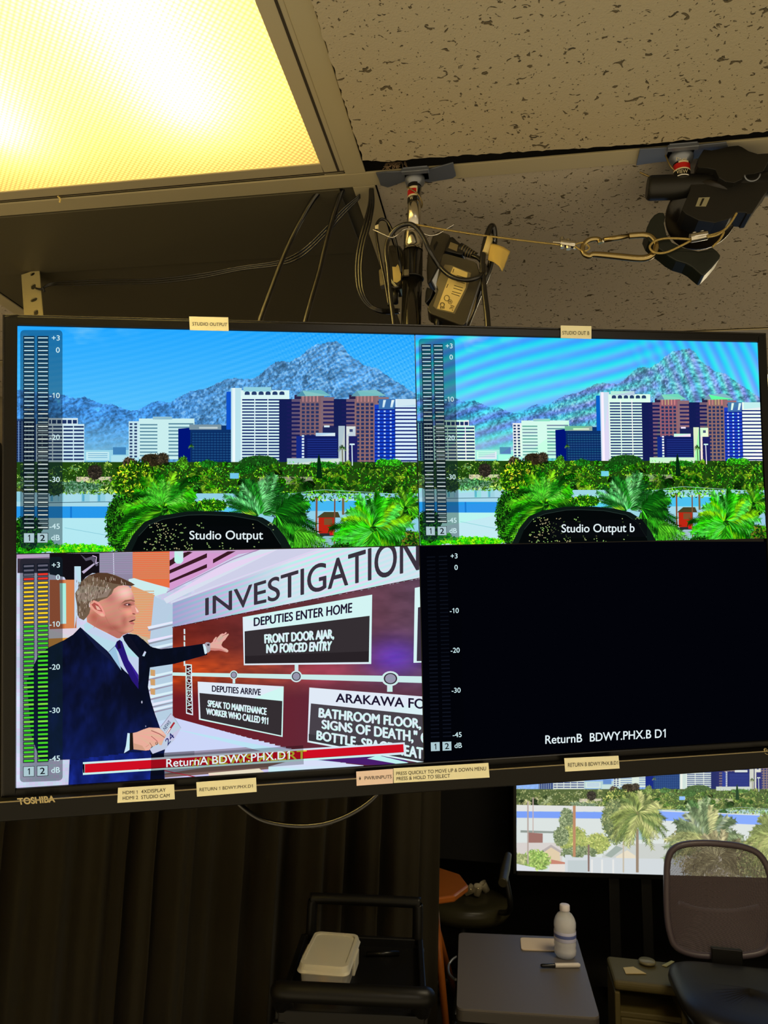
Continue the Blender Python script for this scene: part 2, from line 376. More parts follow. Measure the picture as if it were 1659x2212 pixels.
    # two brown towers
    for dx, top in ((0, 852), (118, 852)):
        p.rect(603 + dx, 862, 632 + dx, 1004, NV); p.rect(630 + dx, 862, 650 + dx, 1004, (104, 88, 112)); p.rows(620 + dx, 649 + dx, 868, 1000, 15, .5, (28, 30, 84))
        p.rect(648 + dx, 852, 700 + dx, 1004, (128, 100, 108)); p.rect(636 + dx, 853, 650 + dx, 862, (44, 36, 70)); p.nx()
        for i in range(16):
            for j in range(4): p.rect(652 + dx + j * 10, 871 + i * 8.4, 658.5 + dx + j * 10, 876.5 + i * 8.4, (40, 52, 96), 1, False)
        p.cols(653 + dx, 692 + dx, 855, 868, 5, .4, (182, 132, 132)); p.rect(693 + dx, 858, 722 + dx, 1004, (132, 108, 116)); p.rows(698 + dx, 721 + dx, 866, 1000, 15, .5, (44, 40, 92))
        p.poly([(640 + dx, 856), (653 + dx, 844), (694 + dx, 842), (716 + dx, 855)], (120, 186, 192)); p.poly([(640 + dx, 856), (653 + dx, 844), (660 + dx, 855)], (92, 150, 170))
    # low navy block with the white stair, sign and pale slabs in front
    p.rect(697, 922, 732, 942, (30, 38, 84)); p.rect(700, 919, 712, 923, W_); p.rect(640, 942, 656, 1000, (24, 44, 130)); p.rect(657, 940, 732, 1000, (20, 30, 92)); p.rows(664, 728, 948, 998, 10, .3, (36, 56, 136)); p.rect(682, 935, 724, 942, (206, 228, 240))
    p.rows(652, 657, 940, 998, 9, .6, (220, 240, 250)); p.rect(731, 920, 745, 1004, (196, 206, 206)); p.rect(748, 921, 753, 1004, (214, 222, 222)); p.rect(748, 921, 768, 942, (214, 222, 222)); p.rect(755, 927, 762, 933, (70, 80, 120)); p.rect(754, 942, 772, 1004, (32, 34, 96))
    # striped blue and white block
    p.rect(809, 874, 856, 1004, (24, 66, 186)); p.rows(810, 855, 884, 1002, 15, .28, (12, 26, 120)); p.nx()
    for i in range(15):
        for j in range(3): p.rect(816 + j * 13, 887 + i * 8, 820 + j * 13, 890 + i * 8, (180, 214, 246), 1, False)
    p.rect(818, 862, 860, 884, (60, 110, 170)); p.poly([(828, 864), (834, 864), (830, 880), (826, 880)], W_); p.poly([(846, 864), (852, 864), (848, 880), (843, 880)], W_)
    p.rect(854, 862, 1010, 1004, (222, 240, 250)); p.rows(852, 1010, 880, 1002, 15, .38, (16, 34, 110)); p.rect(858, 862, 1010, 878, (196, 224, 240))
    p.rect(1040, 900, 1130, 1004, (150, 160, 180)); p.rows(1042, 1128, 906, 1000, 10, .5, (60, 76, 120))
    # tree belt
    p.rect(-120, 998, 1240, 1084, (38, 62, 22)); p.rect(165, 1030, 262, 1048, (206, 196, 176)); p.rect(560, 1030, 680, 1046, (140, 146, 120)); p.rect(620, 990, 735, 1003, (190, 214, 214))
    G1 = [(30, 56, 18), (56, 86, 26), (96, 122, 52), (150, 168, 90), (18, 36, 14), (112, 140, 100), (180, 184, 116)]
    G2 = [(26, 60, 12), (50, 120, 16), (100, 166, 30), (20, 84, 14), (150, 190, 56), (14, 34, 10), (70, 140, 50), (18, 50, 12)]
    leaves(p, 1400, -120, 300, lambda x: 1000 + 6 * np.sin(x / 17), 1078, 4.5, G1); leaves(p, 5200, 290, 1240, lambda x: 1001 + 4 * np.sin(x / 13), 1084, 4.5, G2)
    ys = np.sort(RNG.uniform(1000, 1074, 150)); l0 = p.l; lm = p.l
    for i in range(150):
        if i % 12 == 0: l0 = lm
        lm = max(lm, p.l); p.l = l0
        x = RNG.uniform(-110, 1230); y = ys[i]; r = 5 + (y - 990) * .13 * RNG.uniform(.7, 1.3); c = np.array((G1 if x < 290 else G2)[RNG.randint(0, 7)], float)
        if i % 3: bush(p, x, y, r, r * .75, 34, 3.6, [tuple(c * .55), tuple(c), tuple(np.minimum(255, c * 1.5)), (14, 30, 10)], tuple(c * .5))
        else: palm(p, x, y, r * 1.5, 15, -40, 220, [tuple(c), tuple(np.minimum(255, c * 1.5)), (150, 176, 60), (24, 50, 14)], .55, .34, 8, .05)
    p.l = max(lm, p.l)
    for (x, y, rx, ry, c) in ((205, 1020, 17, 17, (40, 36, 30)), (328, 994, 26, 15, (40, 34, 22)), (352, 990, 14, 12, (46, 40, 30)), (280, 1000, 16, 12, (60, 50, 40)), (560, 996, 44, 13, (30, 66, 26)), (530, 1012, 26, 12, (24, 66, 20)), (395, 1000, 12, 14, (60, 96, 30)), (826, 1000, 14, 9, (40, 100, 24)), (850, 1000, 18, 8, (50, 120, 30)), (450, 1002, 20, 8, (30, 80, 26)), (700, 1004, 30, 7, (30, 84, 24))):
        bush(p, x, y, rx, ry, 150, 4.5, [c, tuple(min(255, int(t * 1.7)) for t in c), tuple(int(t * .6) for t in c)], c)
    p.poly([(683, 1034), (686, 990), (689, 980), (692, 992), (697, 1034)], (8, 34, 16)); p.rect(497, 1022, 516, 1034, (120, 196, 230))
    for (x, y, r) in ((739, 968, 9), (413, 964, 6), (246, 1046, 14), (214, 1046, 12), (640, 1040, 17), (590, 1012, 14), (735, 1030, 18), (470, 1034, 13), (770, 1046, 14), (850, 1030, 16), (440, 1040, 13), (700, 1060, 14)):
        palm(p, x, y, r, 15, -30, 210, [(30, 70, 20), (70, 130, 30), (150, 170, 50), (24, 50, 16)], .5, .34, 9, .05)
    p.line([(739, 970), (740, 1003)], 2, (90, 90, 60)); p.line([(760, 960), (761, 1006)], 2, (210, 236, 246)); p.line([(755, 960), (766, 960)], 3, (220, 246, 250))
    # big roofs
    p.rect(-120, 1066, 1240, 1190, (150, 206, 226)); p.rect(-120, 1064, 250, 1096, (170, 218, 232)); p.rect(-120, 1094, 244, 1120, (46, 150, 226)); p.rect(152, 1094, 156, 1120, (30, 120, 200)); p.rect(-120, 1119, 260, 1195, (184, 232, 240))
    for x in (176, 210, 120, 108, 30, -20): p.rect(x, 1062, x + 18, 1084, (150, 206, 222)); p.rect(x + 2, 1066, x + 7, 1083, (96, 170, 200))
    p.line([(105, 1086), (250, 1084)], 1.5, (70, 110, 130)); p.line([(140, 1140), (240, 1158)], 1.2, (140, 200, 215))
    p.rect(430, 1078, 1240, 1100, (176, 224, 240)); p.rect(430, 1096, 560, 1112, (96, 196, 240)); p.rect(660, 1082, 1240, 1104, (84, 186, 236)); p.rect(660, 1104, 720, 1136, (160, 214, 232))
    leaves(p, 700, 560, 1240, 1062, 1082, 8, G2)
    # left shrubs and grass
    leaves(p, 500, 110, 245, 1040, 1066, 8, G1)
    # red house with its roof and the poles
    p.rect(640, 1140, 700, 1186, (190, 222, 236)); p.rect(688, 1118, 724, 1152, (178, 40, 26)); p.rect(700, 1120, 718, 1134, (120, 80, 50)); p.poly([(684, 1118), (700, 1106), (730, 1106), (735, 1118)], (70, 66, 40)); p.rect(690, 1152, 735, 1158, (40, 46, 50)); p.rect(690, 1158, 730, 1190, (150, 190, 200)); p.rect(712, 1150, 730, 1156, (200, 30, 40))
    p.line([(684, 1076), (683, 1160)], 4, (128, 84, 66)); p.line([(723, 1078), (722, 1190)], 3, (120, 80, 60)); p.line([(741, 1076), (741, 1112)], 5, (120, 100, 70))
    p.line([(600, 1070), (700, 1058), (905, 1070)], 1.0, (150, 200, 190)); p.line([(600, 1076), (740, 1066), (905, 1080)], 1.0, (150, 200, 190))
    # palms
    GP = [(40, 130, 20), (70, 176, 30), (26, 90, 18), (110, 190, 50), (16, 56, 12), (140, 180, 50), (22, 76, 16)]
    DK = [(12, 36, 10), (26, 70, 18), (40, 100, 24), (10, 26, 8), (60, 120, 30)]
    bush(p, 295, 1044, 52, 48, 900, 7, [(30, 60, 14), (120, 160, 40), (60, 110, 20), (200, 200, 60), (16, 36, 10), (20, 50, 12)], (24, 48, 14))
    bush(p, 258, 1132, 30, 66, 800, 7, [(14, 36, 12), (30, 80, 20), (60, 120, 30), (10, 24, 10)], (14, 32, 12)); bush(p, 330, 1092, 64, 26, 500, 8, DK, (16, 40, 12))
    palm(p, 356, 1100, 96, 46, -50, 230, GP, .42, .27, 20, .032); palm(p, 356, 1090, 62, 22, 20, 160, [(90, 180, 60), (130, 200, 90), (40, 120, 30)], .25, .24, 16, .03)
    bush(p, 455, 1092, 40, 14, 260, 6, G2, (30, 60, 14)); bush(p, 620, 1100, 46, 20, 400, 7, DK, (14, 40, 12)); bush(p, 640, 1160, 26, 30, 400, 7, DK, (14, 44, 14))
    palm(p, 565, 1118, 100, 24, 40, 150, [(50, 130, 50), (110, 190, 130), (30, 84, 34), (140, 200, 150), (20, 60, 24)], .2, .22, 20, .03); palm(p, 590, 1112, 88, 22, -75, 50, [(20, 80, 20), (60, 150, 40), (90, 180, 60), (12, 44, 14)], .35, .3, 18, .032)
    palm(p, 630, 1150, 84, 12, -50, 14, [(110, 190, 60), (60, 140, 30), (30, 90, 24)], .4, .26, 16, .032); palm(p, 560, 1112, 80, 6, 160, 200, [(40, 110, 40), (150, 170, 60)], .3, .2, 16)
    bush(p, 872, 1106, 34, 26, 300, 7, DK, (16, 44, 12)); palm(p, 876, 1098, 56, 24, -20, 210, [(40, 120, 20), (90, 180, 40), (140, 190, 60), (20, 60, 14)], .4, .28, 15, .034)
    bush(p, 806, 1150, 62, 36, 700, 8, DK, (18, 50, 12)); palm(p, 806, 1142, 92, 54, -90, 270, [(50, 180, 20), (90, 210, 50), (30, 110, 16), (150, 200, 40), (16, 64, 12), (110, 220, 100)], .34, .27, 20, .034)
    bush(p, 892, 1172, 24, 26, 260, 7, [(20, 50, 16), (60, 120, 20), (110, 100, 40)], (20, 44, 14)); bush(p, 740, 1184, 26, 10, 160, 6, DK, (16, 50, 14))
    bush(p, 60, 1178, 60, 20, 400, 7, [(30, 140, 20), (80, 190, 30), (20, 90, 16)], (30, 130, 20)); bush(p, 170, 1186, 80, 11, 400, 7, [(40, 160, 24), (90, 200, 30), (150, 210, 40)], (50, 150, 24)); bush(p, 60, 1150, 34, 40, 400, 7, DK, (14, 34, 12))
    bush(p, 160, 1052, 60, 12, 400, 6, [(90, 130, 110), (120, 160, 130), (50, 84, 60), (36, 60, 36)], (70, 104, 80)); bush(p, 120, 1056, 20, 16, 200, 6, [(40, 60, 26), (24, 40, 16), (70, 90, 40)], (36, 54, 24))
    return p
def skyline_lower(p):
    """what only the tall studio screen shows: gardens and roofs under the palms (screen pixels turned into picture coordinates)"""
    def q(x, y): return (502 + (x - 1470.6) / .65, 997 + (y - 1704) / .65)
    def poly(pts, c): p.poly([q(*t) for t in pts], c)
    poly([(1100, 1752), (1330, 1754), (1330, 1900), (1100, 1900)], (206, 226, 242)); poly([(1100, 1752), (1318, 1754), (1318, 1768), (1100, 1766)], (92, 150, 232)); poly([(1100, 1738), (1320, 1742), (1318, 1753), (1100, 1752)], (214, 224, 240))
    poly([(1124, 1793), (1216, 1796), (1216, 1800), (1124, 1798)], (120, 140, 140)); poly([(1100, 1820), (1200, 1820), (1214, 1832), (1214, 1860), (1100, 1890)], (206, 202, 214)); poly([(1141, 1798), (1172, 1800), (1172, 1820), (1141, 1820)], (150, 90, 86))
    poly([(1430, 1750), (1700, 1762), (1700, 1900), (1300, 1900), (1310, 1820), (1400, 1812)], (210, 228, 242)); poly([(1420, 1752), (1700, 1764), (1700, 1784), (1425, 1772)], (108, 164, 236))
    for (x, y, rx, ry, pal) in ((1224, 1772, 16, 26, 0), (1236, 1812, 34, 28, 1), (1290, 1822, 28, 22, 1), (1212, 1806, 16, 20, 0), (1250, 1842, 40, 14, 0), (1330, 1790, 20, 34, 0)):
        c = q(x, y); bush(p, c[0], c[1], rx / .65, ry / .65, 500, 9, [[(60, 90, 60), (110, 140, 110), (40, 66, 44)], [(120, 150, 40), (160, 180, 70), (80, 116, 40)]][pal], [(70, 100, 70), (126, 152, 56)][pal])
    poly([(1172, 1838), (1190, 1828), (1208, 1838), (1210, 1860), (1190, 1862)], (226, 200, 160)); poly([(1168, 1838), (1190, 1824), (1212, 1838), (1210, 1842), (1190, 1830), (1172, 1842)], (170, 160, 170))
    poly([(1190, 1856), (1220, 1862), (1220, 1868), (1188, 1866)], (206, 110, 90)); poly([(1186, 1866), (1224, 1866), (1224, 1884), (1186, 1884)], (224, 220, 226))
    c = q(1158, 1858); bush(p, c[0], c[1], 46, 34, 420, 11, [(100, 170, 40), (140, 196, 70), (60, 120, 30)], (96, 150, 40)); c = q(1122, 1856); bush(p, c[0], c[1], 24, 20, 160, 10, [(90, 120, 60), (130, 150, 90)], (90, 120, 60))
    poly([(1100, 1862), (1156, 1874), (1156, 1890), (1100, 1890)], (206, 220, 250))
    poly([(1300, 1848), (1340, 1822), (1440, 1822), (1500, 1860), (1500, 1872), (1300, 1860)], (190, 204, 214)); poly([(1306, 1848), (1330, 1826), (1346, 1832), (1320, 1852)], (140, 166, 166)); poly([(1330, 1850), (1354, 1836), (1372, 1848), (1372, 1860), (1330, 1862)], (232, 222, 200))
    poly([(1220, 1846), (1232, 1846), (1236, 1851), (1258, 1852), (1262, 1846), (1274, 1847), (1276, 1850), (1300, 1852), (1480, 1856), (1480, 1895), (1220, 1890)], (196, 214, 240))
    for x in (1276, 1298, 1322): poly([(x, 1856), (x + 4, 1856), (x + 4, 1890), (x, 1890)], (224, 232, 250))
    poly([(1226, 1858), (1268, 1858), (1268, 1884), (1226, 1882)], (176, 200, 222))
    for (x, y0, y1, w, c) in ((1240, 1740, 1850, 6, (190, 120, 76)), (1271, 1824, 1882, 4, (120, 90, 86)), (1376, 1790, 1884, 6, (140, 116, 96)), (1346, 1786, 1884, 3, (190, 176, 156)), (1140, 1730, 1866, 3, (170, 150, 150)), (1151, 1722, 1798, 2, (190, 160, 160))):
        a, b = q(x, y0), q(x, y1); p.line([a, b], w / .65, c)
    c = q(1330, 1770); bush(p, c[0], c[1], 50, 70, 700, 9, [(60, 90, 50), (40, 66, 40), (110, 130, 70)], (60, 84, 50)); c = q(1378, 1756); bush(p, c[0], c[1] + 14, 34, 34, 300, 9, [(70, 90, 40), (40, 60, 30), (110, 100, 50)], (64, 84, 36)); palm(p, c[0], c[1], 90, 50, -75, 255, [(110, 150, 40), (150, 180, 70), (60, 100, 36), (180, 196, 100), (50, 76, 30)], .5, .3, 18, .04)
    c = q(1522, 1816); bush(p, c[0], c[1], 120, 60, 1400, 10, [(70, 100, 66), (50, 76, 50), (130, 140, 80), (150, 130, 90), (36, 56, 36)], (70, 90, 60)); palm(p, c[0], c[1], 130, 44, -10, 190, [(90, 130, 90), (150, 180, 150), (60, 100, 66), (180, 190, 120), (50, 84, 56)], .3, .24, 20, .036); palm(p, c[0] + 10, c[1] - 4, 130, 6, 150, 200, [(160, 170, 90), (120, 140, 70)], .35, .2, 16)
    c = q(1552, 1868); bush(p, c[0], c[1], 130, 46, 1300, 10, [(120, 110, 84), (90, 84, 60), (150, 140, 120), (70, 66, 50), (180, 176, 160)], (104, 98, 76)); palm(p, c[0], c[1] - 20, 120, 26, -30, 210, [(130, 120, 90), (160, 150, 120), (90, 84, 60)], .5, .24, 16, .036)
    c = q(1640, 1850); bush(p, c[0], c[1], 80, 80, 900, 10, [(90, 110, 60), (60, 80, 44), (150, 150, 90), (110, 90, 70)], (80, 96, 56)); c = q(1672, 1800); palm(p, c[0], c[1], 100, 44, -90, 270, [(120, 150, 60), (170, 180, 90), (90, 120, 50)], .4, .28, 18, .04)
def studio_chair(p):
    rim = [(262, 1200), (269, 1189), (289, 1154), (312, 1128), (347, 1114), (405, 1105), (440, 1104), (480, 1105), (527, 1109), (567, 1118), (596, 1135), (616, 1160), (630, 1185), (633, 1200)]
    p.poly(rim, (14, 24, 22)); inner = [(280, 1200), (300, 1158), (322, 1134), (352, 1122), (405, 1113), (440, 1112), (500, 1114), (556, 1124), (584, 1142), (606, 1176), (614, 1200)]
    p.poly(inner, (4, 7, 8)); p.line([t for t in inner[1:-1]], 1.2, (40, 54, 50)); p.nx()
    for i in range(430):
        u, v = RNG.uniform(305, 590), RNG.uniform(1128, 1192); w = vnoise(np.array([u]), np.array([v]), 24, 4)[0]
        if w > .5 and not (395 < u < 585 and 1140 < v < 1170): p.rect(u, v, u + 2.4, v + 2.0, (120 + 60 * w, 160, 120), 1, False)
SKY_END = np.array([0])
def moire(kind):
    def f(c, C):
        x, y = c[:, 0], c[:, 1]; lum = C.mean(1); k = np.clip((lum - 60) / 100, 0, 1) * np.where(y < 1000, 1, .35)
        if kind == 'a':
            ph = (y + .22 * x + .00022 * (x - 300) ** 2) / 13.0; wv = np.sin(ph * 2 * np.pi); dt = np.sin(2 * np.pi * (x + .3 * y) / 11) * np.sin(2 * np.pi * (y - .3 * x) / 11) * np.clip((x - 560) / 120, 0, 1)
            amp = .32 * k; amp = amp * np.where(x < 480, .55, 1)
            return C + amp[:, None] * (wv[:, None] * np.array([26, 12, 4.]) + dt[:, None] * np.array([44, 26, 4.]) * 1.6)
        bl = np.clip((x - 560) / 160, 0, 1); p1 = (y + .30 * x + 10 * np.sin(x / 130)) / 31.0; p2 = (x * 1.1 - y * .5 + 8 * np.sin(y / 70)) / 34.0
        wv = (1 - bl) * np.sin(p1 * 2 * np.pi) + bl * np.sin(p2 * 2 * np.pi); w2 = (1 - bl) * np.sin(p1 * 2 * np.pi + 2.1) + bl * np.sin(p2 * 2 * np.pi + 2.1)
        return C + k[:, None] * ((wv * (.4 + vnoise(x, y, 90, 6)))[:, None] * np.array([24, -6, 4.]) + (w2 * (.4 + vnoise(x, y, 70, 7)))[:, None] * np.array([0, 24, -6.]) + np.array([16, 20, -2.]))
    return f
def saturate(f=None):
    def g(c, C):
        if f is not None: C = f(c, C)
        m = C.mean(1)[:, None]; green = ((C[:, 1] > C[:, 2] * 1.25) & (C[:, 1] >= C[:, 0]))[:, None]
        D = m + (C - m) * np.where(green, 1.22, 1.1); D = np.where(green, D * np.array([.9, 1.06, .9]), D); return np.clip(D, 0, 255)
    return g
def pale(c, C):
    m = C.mean(1)[:, None]; D = m + (C - m) * .74; D = 255 * (np.clip(D, 0, 255) / 255) ** .78
    gr = ((C[:, 1] > C[:, 2] * 1.2) & (C[:, 1] > C[:, 0] * .9))[:, None]; G = 255 * (np.clip(D, 0, 255) / 255) ** .74; D = np.where(gr, (G.mean(1)[:, None] + (G - G.mean(1)[:, None]) * .85) * np.array([1.03, 1.03, .90]), D)
    blue = ((C[:, 2] > C[:, 0] * 1.6) & (C[:, 2] > 60))[:, None]
    return np.clip(np.where(blue, D * np.array([.95, .95, 1.12]), D * np.array([1.0, .98, .93])), 0, 255)

# ------------------------------------------------------------------ level meters and captions (same layout in each quadrant)
def meter_plate(p, black=False):
    x0, x1, y0, y1, r = 45, 136, 714, 1184, 8; pts = []
    for cx, cy, a in ((x1 - r, y0 + r, -90), (x1 - r, y1 - r, 0), (x0 + r, y1 - r, 90), (x0 + r, y0 + r, 180)):
        pts += [(cx + r * math.cos(math.radians(a + t)), cy + r * math.sin(math.radians(a + t))) for t in (0, 30, 60, 90)]
    p.poly(pts, (2, 3, 8) if black else (14, 30, 40), 1 if black else .62)
def meter(p, kind):
    meter_plate(p, kind == 'off'); p.nx(); n = 46
    for i in range(n):
        y = 731 + i * 9.08
        for j, x in ((0, 52), (1, 82)):
            if kind != 'off': p.rect(x - .5, y - 4.2, x + 24, y + 4.2, (10, 20, 34), .9, False)
    p.nx()
    for i in range(n):
        y = 731 + i * 9.08
        for j, x in ((0, 52), (1, 82)):
            if kind == 'off': c = (12, 16, 26) if i < 26 else (16, 20, 32)
            elif kind == 'idle': c = (176, 214, 226) if i < 17 else ((150, 170, 172) if i % 3 else (206, 220, 214))
            else: c = (96, 96, 112) if i < (3 - j) else (236, 54, 40) if i < 4 else (244, 206, 40) if i < 14 else ((70, 214, 40) if i % 4 else (120, 226, 60))
            h = 1.3 if kind != 'live' else 2.0
            p.rect(x + 1.5, y - h, x + 22.5, y + h, c, 1, False)
    wc = (206, 236, 240)
    for t, y in (('+3', 731), ('0', 757), ('-10', 855), ('-20', 945), ('-30', 1036), ('-45', 1137)):
        w = {'+3': 17, '0': 8, }.get(t, 22); p.text(t, [(130 - w, y - 5.5), (130, y - 5.5), (130, y + 5.5), (130 - w, y + 5.5)], wc, .012)
    p.text('dB', [(112, 1155.5), (130, 1155.5), (130, 1167), (112, 1167)], wc, .012)
    for t, x in (('1', 53), ('2', 82)):
        p.rect(x - 1, 1151, x + 23, 1173, (8, 12, 20)); p.rect(x, 1152, x + 22, 1172, (172, 200, 208)); w = 1.9 if t == '1' else 5
        p.text(t, [(x + 11 - w, 1155.5), (x + 11 + w, 1155.5), (x + 11 + w, 1168.5), (x + 11 - w, 1168.5)], (10, 16, 24), .02)

# ------------------------------------------------------------------ picture 2: the newscast (own picture coordinates)
def zz(ox, oy, k): return lambda pts: [(ox + x / k, oy + y / k) for x, y in pts]
z1, z2, zf, zh, zg = zz(0, 1180, 3.456), zz(360, 1180, 2.9105), zz(135, 1200, 8.295), zz(240, 1480, 9.217), zz(430, 1280, 14.74)
def newscast():
    p = Pic(); LAV = (206, 208, 232)
    p.rect(20, 1160, 930, 1720, LAV)
    p.grid(30, 420, 1180, 1720, 60, 70, lambda x, y: (np.array([204, 210, 236.]) + (vnoise(x, y, 40, 2)[:, None] - .5) * 40, np.ones(len(x), bool)))
    p.poly(z1([(60, 50), (460, 40), (450, 90), (130, 92)]), (178, 160, 190)); p.poly(z1([(130, 92), (480, 92), (480, 200), (130, 200)]), (60, 50, 62))
    # left of the man: wooden walls, pillar, gear
    p.poly(z1([(370, 250), (570, 250), (570, 760), (370, 760)]), (196, 106, 60)); p.poly(z1([(480, 250), (552, 250), (552, 740), (480, 740)]), (214, 128, 80))
    p.poly(z1([(360, 620), (600, 610), (600, 690), (360, 700)]), (214, 214, 220)); p.poly(z1([(360, 690), (560, 680), (560, 760), (360, 760)]), (214, 150, 60)); p.poly(z1([(445, 276), (492, 276), (494, 578), (450, 580)]), (176, 232, 226))
    p.poly(z1([(740, 50), (992, 46), (992, 320), (740, 210)]), (140, 138, 160)); p.line(z1([(846, 50), (850, 215)]), 1.6, (226, 230, 250)); p.rows(*[z1([(742, 0)])[0][0], z1([(990, 0)])[0][0], 1194, 1242, 12, .4, (158, 148, 178)])
    p.poly(z1([(990, 44), (1268, 38), (1268, 312), (990, 240)]), (232, 112, 68)); p.rows(287, 366, 1195, 1252, 13, .45, (206, 140, 104))
    p.poly(z1([(960, 246), (1000, 238), (1250, 310), (1250, 345), (1160, 372), (960, 290)]), (208, 232, 238)); p.poly(z1([(980, 292), (1155, 365), (1155, 740), (970, 640)]), (230, 156, 112)); p.rows(286, 333, 1276, 1380, 20, .4, (214, 170, 132))
    p.poly(z1([(960, 640), (1160, 700), (1160, 900), (1100, 900)]), (206, 176, 150))
    p.poly(z1([(1266, 36), (2100, 10), (1780, 60), (1266, 330)]), (206, 160, 206)); dk = (58, 26, 36)
    for a in ([(1266, 105), (1380, 45), (1440, 44), (1266, 150)], [(1266, 178), (1545, 52), (1545, 84), (1266, 205)], [(1266, 255), (1545, 132), (1545, 160), (1266, 274)], [(1590, 98), (1700, 38), (1760, 36), (1590, 128)], [(1400, 40), (1430, 40), (1300, 90), (1280, 92)]): p.poly(z1(a), dk)
    p.poly(z1([(1302, 35), (1368, 34), (1368, 110), (1350, 130), (1320, 130), (1302, 112)]), (196, 240, 236))
    p.poly(z1([(370, 55), (742, 52), (742, 205), (690, 200), (640, 230), (600, 280), (560, 290), (555, 250), (490, 250), (480, 230), (370, 210)]), (18, 14, 20)); p.poly(z1([(555, 150), (603, 150), (605, 330), (555, 620)]), (186, 224, 236)); p.poly(z1([(610, 190), (710, 120), (728, 118), (625, 205)]), (190, 176, 206)); p.poly(z1([(600, 60), (640, 90), (700, 70), (735, 140), (720, 150), (680, 100), (640, 110)]), (90, 84, 104)); p.line(z1([(690, 70), (720, 80), (715, 130), (735, 120)]), 1.5, (220, 200, 236))
    # shelf strips beside the board, and the white floor
    p.poly(z1([(1150, 372), (1290, 440), (1310, 1290), (1180, 1340), (1100, 900)]), (190, 200, 228))
    for y in (560, 660, 720, 930, 1010, 1080, 1140, 1180): p.poly(z1([(1100, y + 40), (1290, y), (1290, y + 14), (1110, y + 60)]), (226, 234, 250)); p.poly(z1([(1104, y + 62), (1290, y + 22), (1290, y + 30), (1110, y + 74)]), (150, 150, 170))
    for y in (920, 990, 1060): p.poly(z1([(1122, y), (1158, y + 4), (1158, y + 50), (1124, y + 46)]), (206, 160, 106))
    p.poly([(335, 1560), (376, 1549), (660, 1630), (930, 1700), (930, 1720), (335, 1720)], (196, 220, 246)); p.poly([(345, 1628), (640, 1606), (655, 1640), (350, 1672)], (150, 150, 170)); p.poly(zh([(1000, 1350), (1659, 1310), (1659, 1400), (1000, 1420)]), (120, 122, 140))
    p.poly([(350, 1672), (560, 1640), (640, 1640), (560, 1674), (360, 1690)], (122, 96, 90)); p.poly([(355, 1680), (660, 1655), (900, 1640), (900, 1720), (355, 1720)], (196, 206, 240)); p.poly([(450, 1670), (560, 1660), (600, 1690), (460, 1700)], (240, 214, 196)); p.line([(352, 1664), (440, 1682)], 2, (170, 40, 60))
    # the board
    def red(x, y):
        u = np.clip((x - 372) / 540, 0, 1)[:, None]; C = np.array([112, 34, 26.]) * (1 - u) + np.array([92, 66, 86.]) * u
        n = vnoise(x, y * 2.5, 46, 4)[:, None]; C = C * (.8 + .4 * n)
        g = np.exp(-((y - 1450) / 46) ** 2)[:, None] * np.clip((690 - x) / 250, 0, 1)[:, None]; C = C + g * n * np.array([150, 60, -6.])
        b = (np.exp(-((x - 850) / 60) ** 2) * np.exp(-((y - 1420) / 40) ** 2))[:, None]; C = C + b * np.array([10, 0, 100.])
        b = (np.exp(-((x - 700) / 80) ** 2) * np.exp(-((y - 1450) / 40) ** 2))[:, None]; C = C + b * np.array([60, 10, 20.])
        low = np.clip((y - 1470) / 40, 0, 1)[:, None]; C = C * (1 - low) + low * (np.array([110, 26, 34.]) * (1 - u) + np.array([90, 50, 70.]) * u)
        top = 1355 + (x - 372) * (1249 - 1355) / 534; bot = 1552 + (x - 376) * (1625 - 1552) / 280
        return C, (y > top) & (y < bot) & (x > 371.5)
    p.grid(370, 930, 1235, 1700, 190, 150, red)
    p.poly([(374, 1549.5), (660, 1628), (640, 1642), (374, 1574)], (196, 220, 246))
    p.poly(z2([(820, 1330), (1490, 1310), (1520, 1370), (1260, 1375)]), (74, 30, 110)); p.poly(z2([(1330, 1315), (1520, 1360), (1470, 1372), (1260, 1335)]), (196, 236, 240)); p.poly(z2([(640, 1385), (830, 1335), (1240, 1378), (1100, 1420), (640, 1450)]), (206, 230, 246))
    def head(x, y):
        u = np.clip((x - 372) / 250, 0, 1)[:, None]; C = np.array([160, 164, 206.]) * (1 - u) + np.array([206, 228, 238.]) * u
        w = np.sin((y + .35 * x) / 11 * 2 * np.pi)[:, None]; C = C + w * np.array([20, -10, 2.]) * 1.0
        bot = 1355 + (x - 372) * (1249 - 1355) / 534; top = 1300 + (x - 372) * (1180 - 1300) / 330
        return C, (y < bot) & (y > top) & (x > 371.5)
    p.poly(z2([(-20, 330), (350, 120), (640, 0), (1600, -20), (1600, 0), (700, 20), (0, 360)]), (222, 218, 240))
    p.grid(370, 930, 1160, 1358, 190, 80, head); p.line(z2([(0, 290), (420, 80), (620, 5)]), 1.5, (150, 130, 170)); p.line([(369, 1302), (705, 1180)], 4, (214, 216, 238))
    p.line([(372, 1355.5), (640, 1302), (930, 1244)], 1.6, (70, 30, 40))
    T = text_tris('INVESTIGATION', .016)
    p.text('INVESTIGATION', [(444, 1293), (905, 1152), (905, 1230.5), (444, 1329)], (58, 50, 62), .016)
    wh, bx, ink = (216, 240, 244), (52, 46, 50), (30, 22, 48)
    def gridbox(pts, c0, c1):
        xs = [t[0] for t in pts]; ys = [t[1] for t in pts]; p.poly(pts, c0)
    # timeline
    p.poly(z2([(35, 793), (1620, 818), (1620, 860), (35, 813)]), (206, 232, 234))
    for x0, x1, y0, y1 in ((805, 828, 740, 800), (415, 431, 830, 862), (1386, 1420, 860, 915)): p.poly(z2([(x0, y0), (x1, y0), (x1, y1), (x0, y1)]), (206, 232, 234))
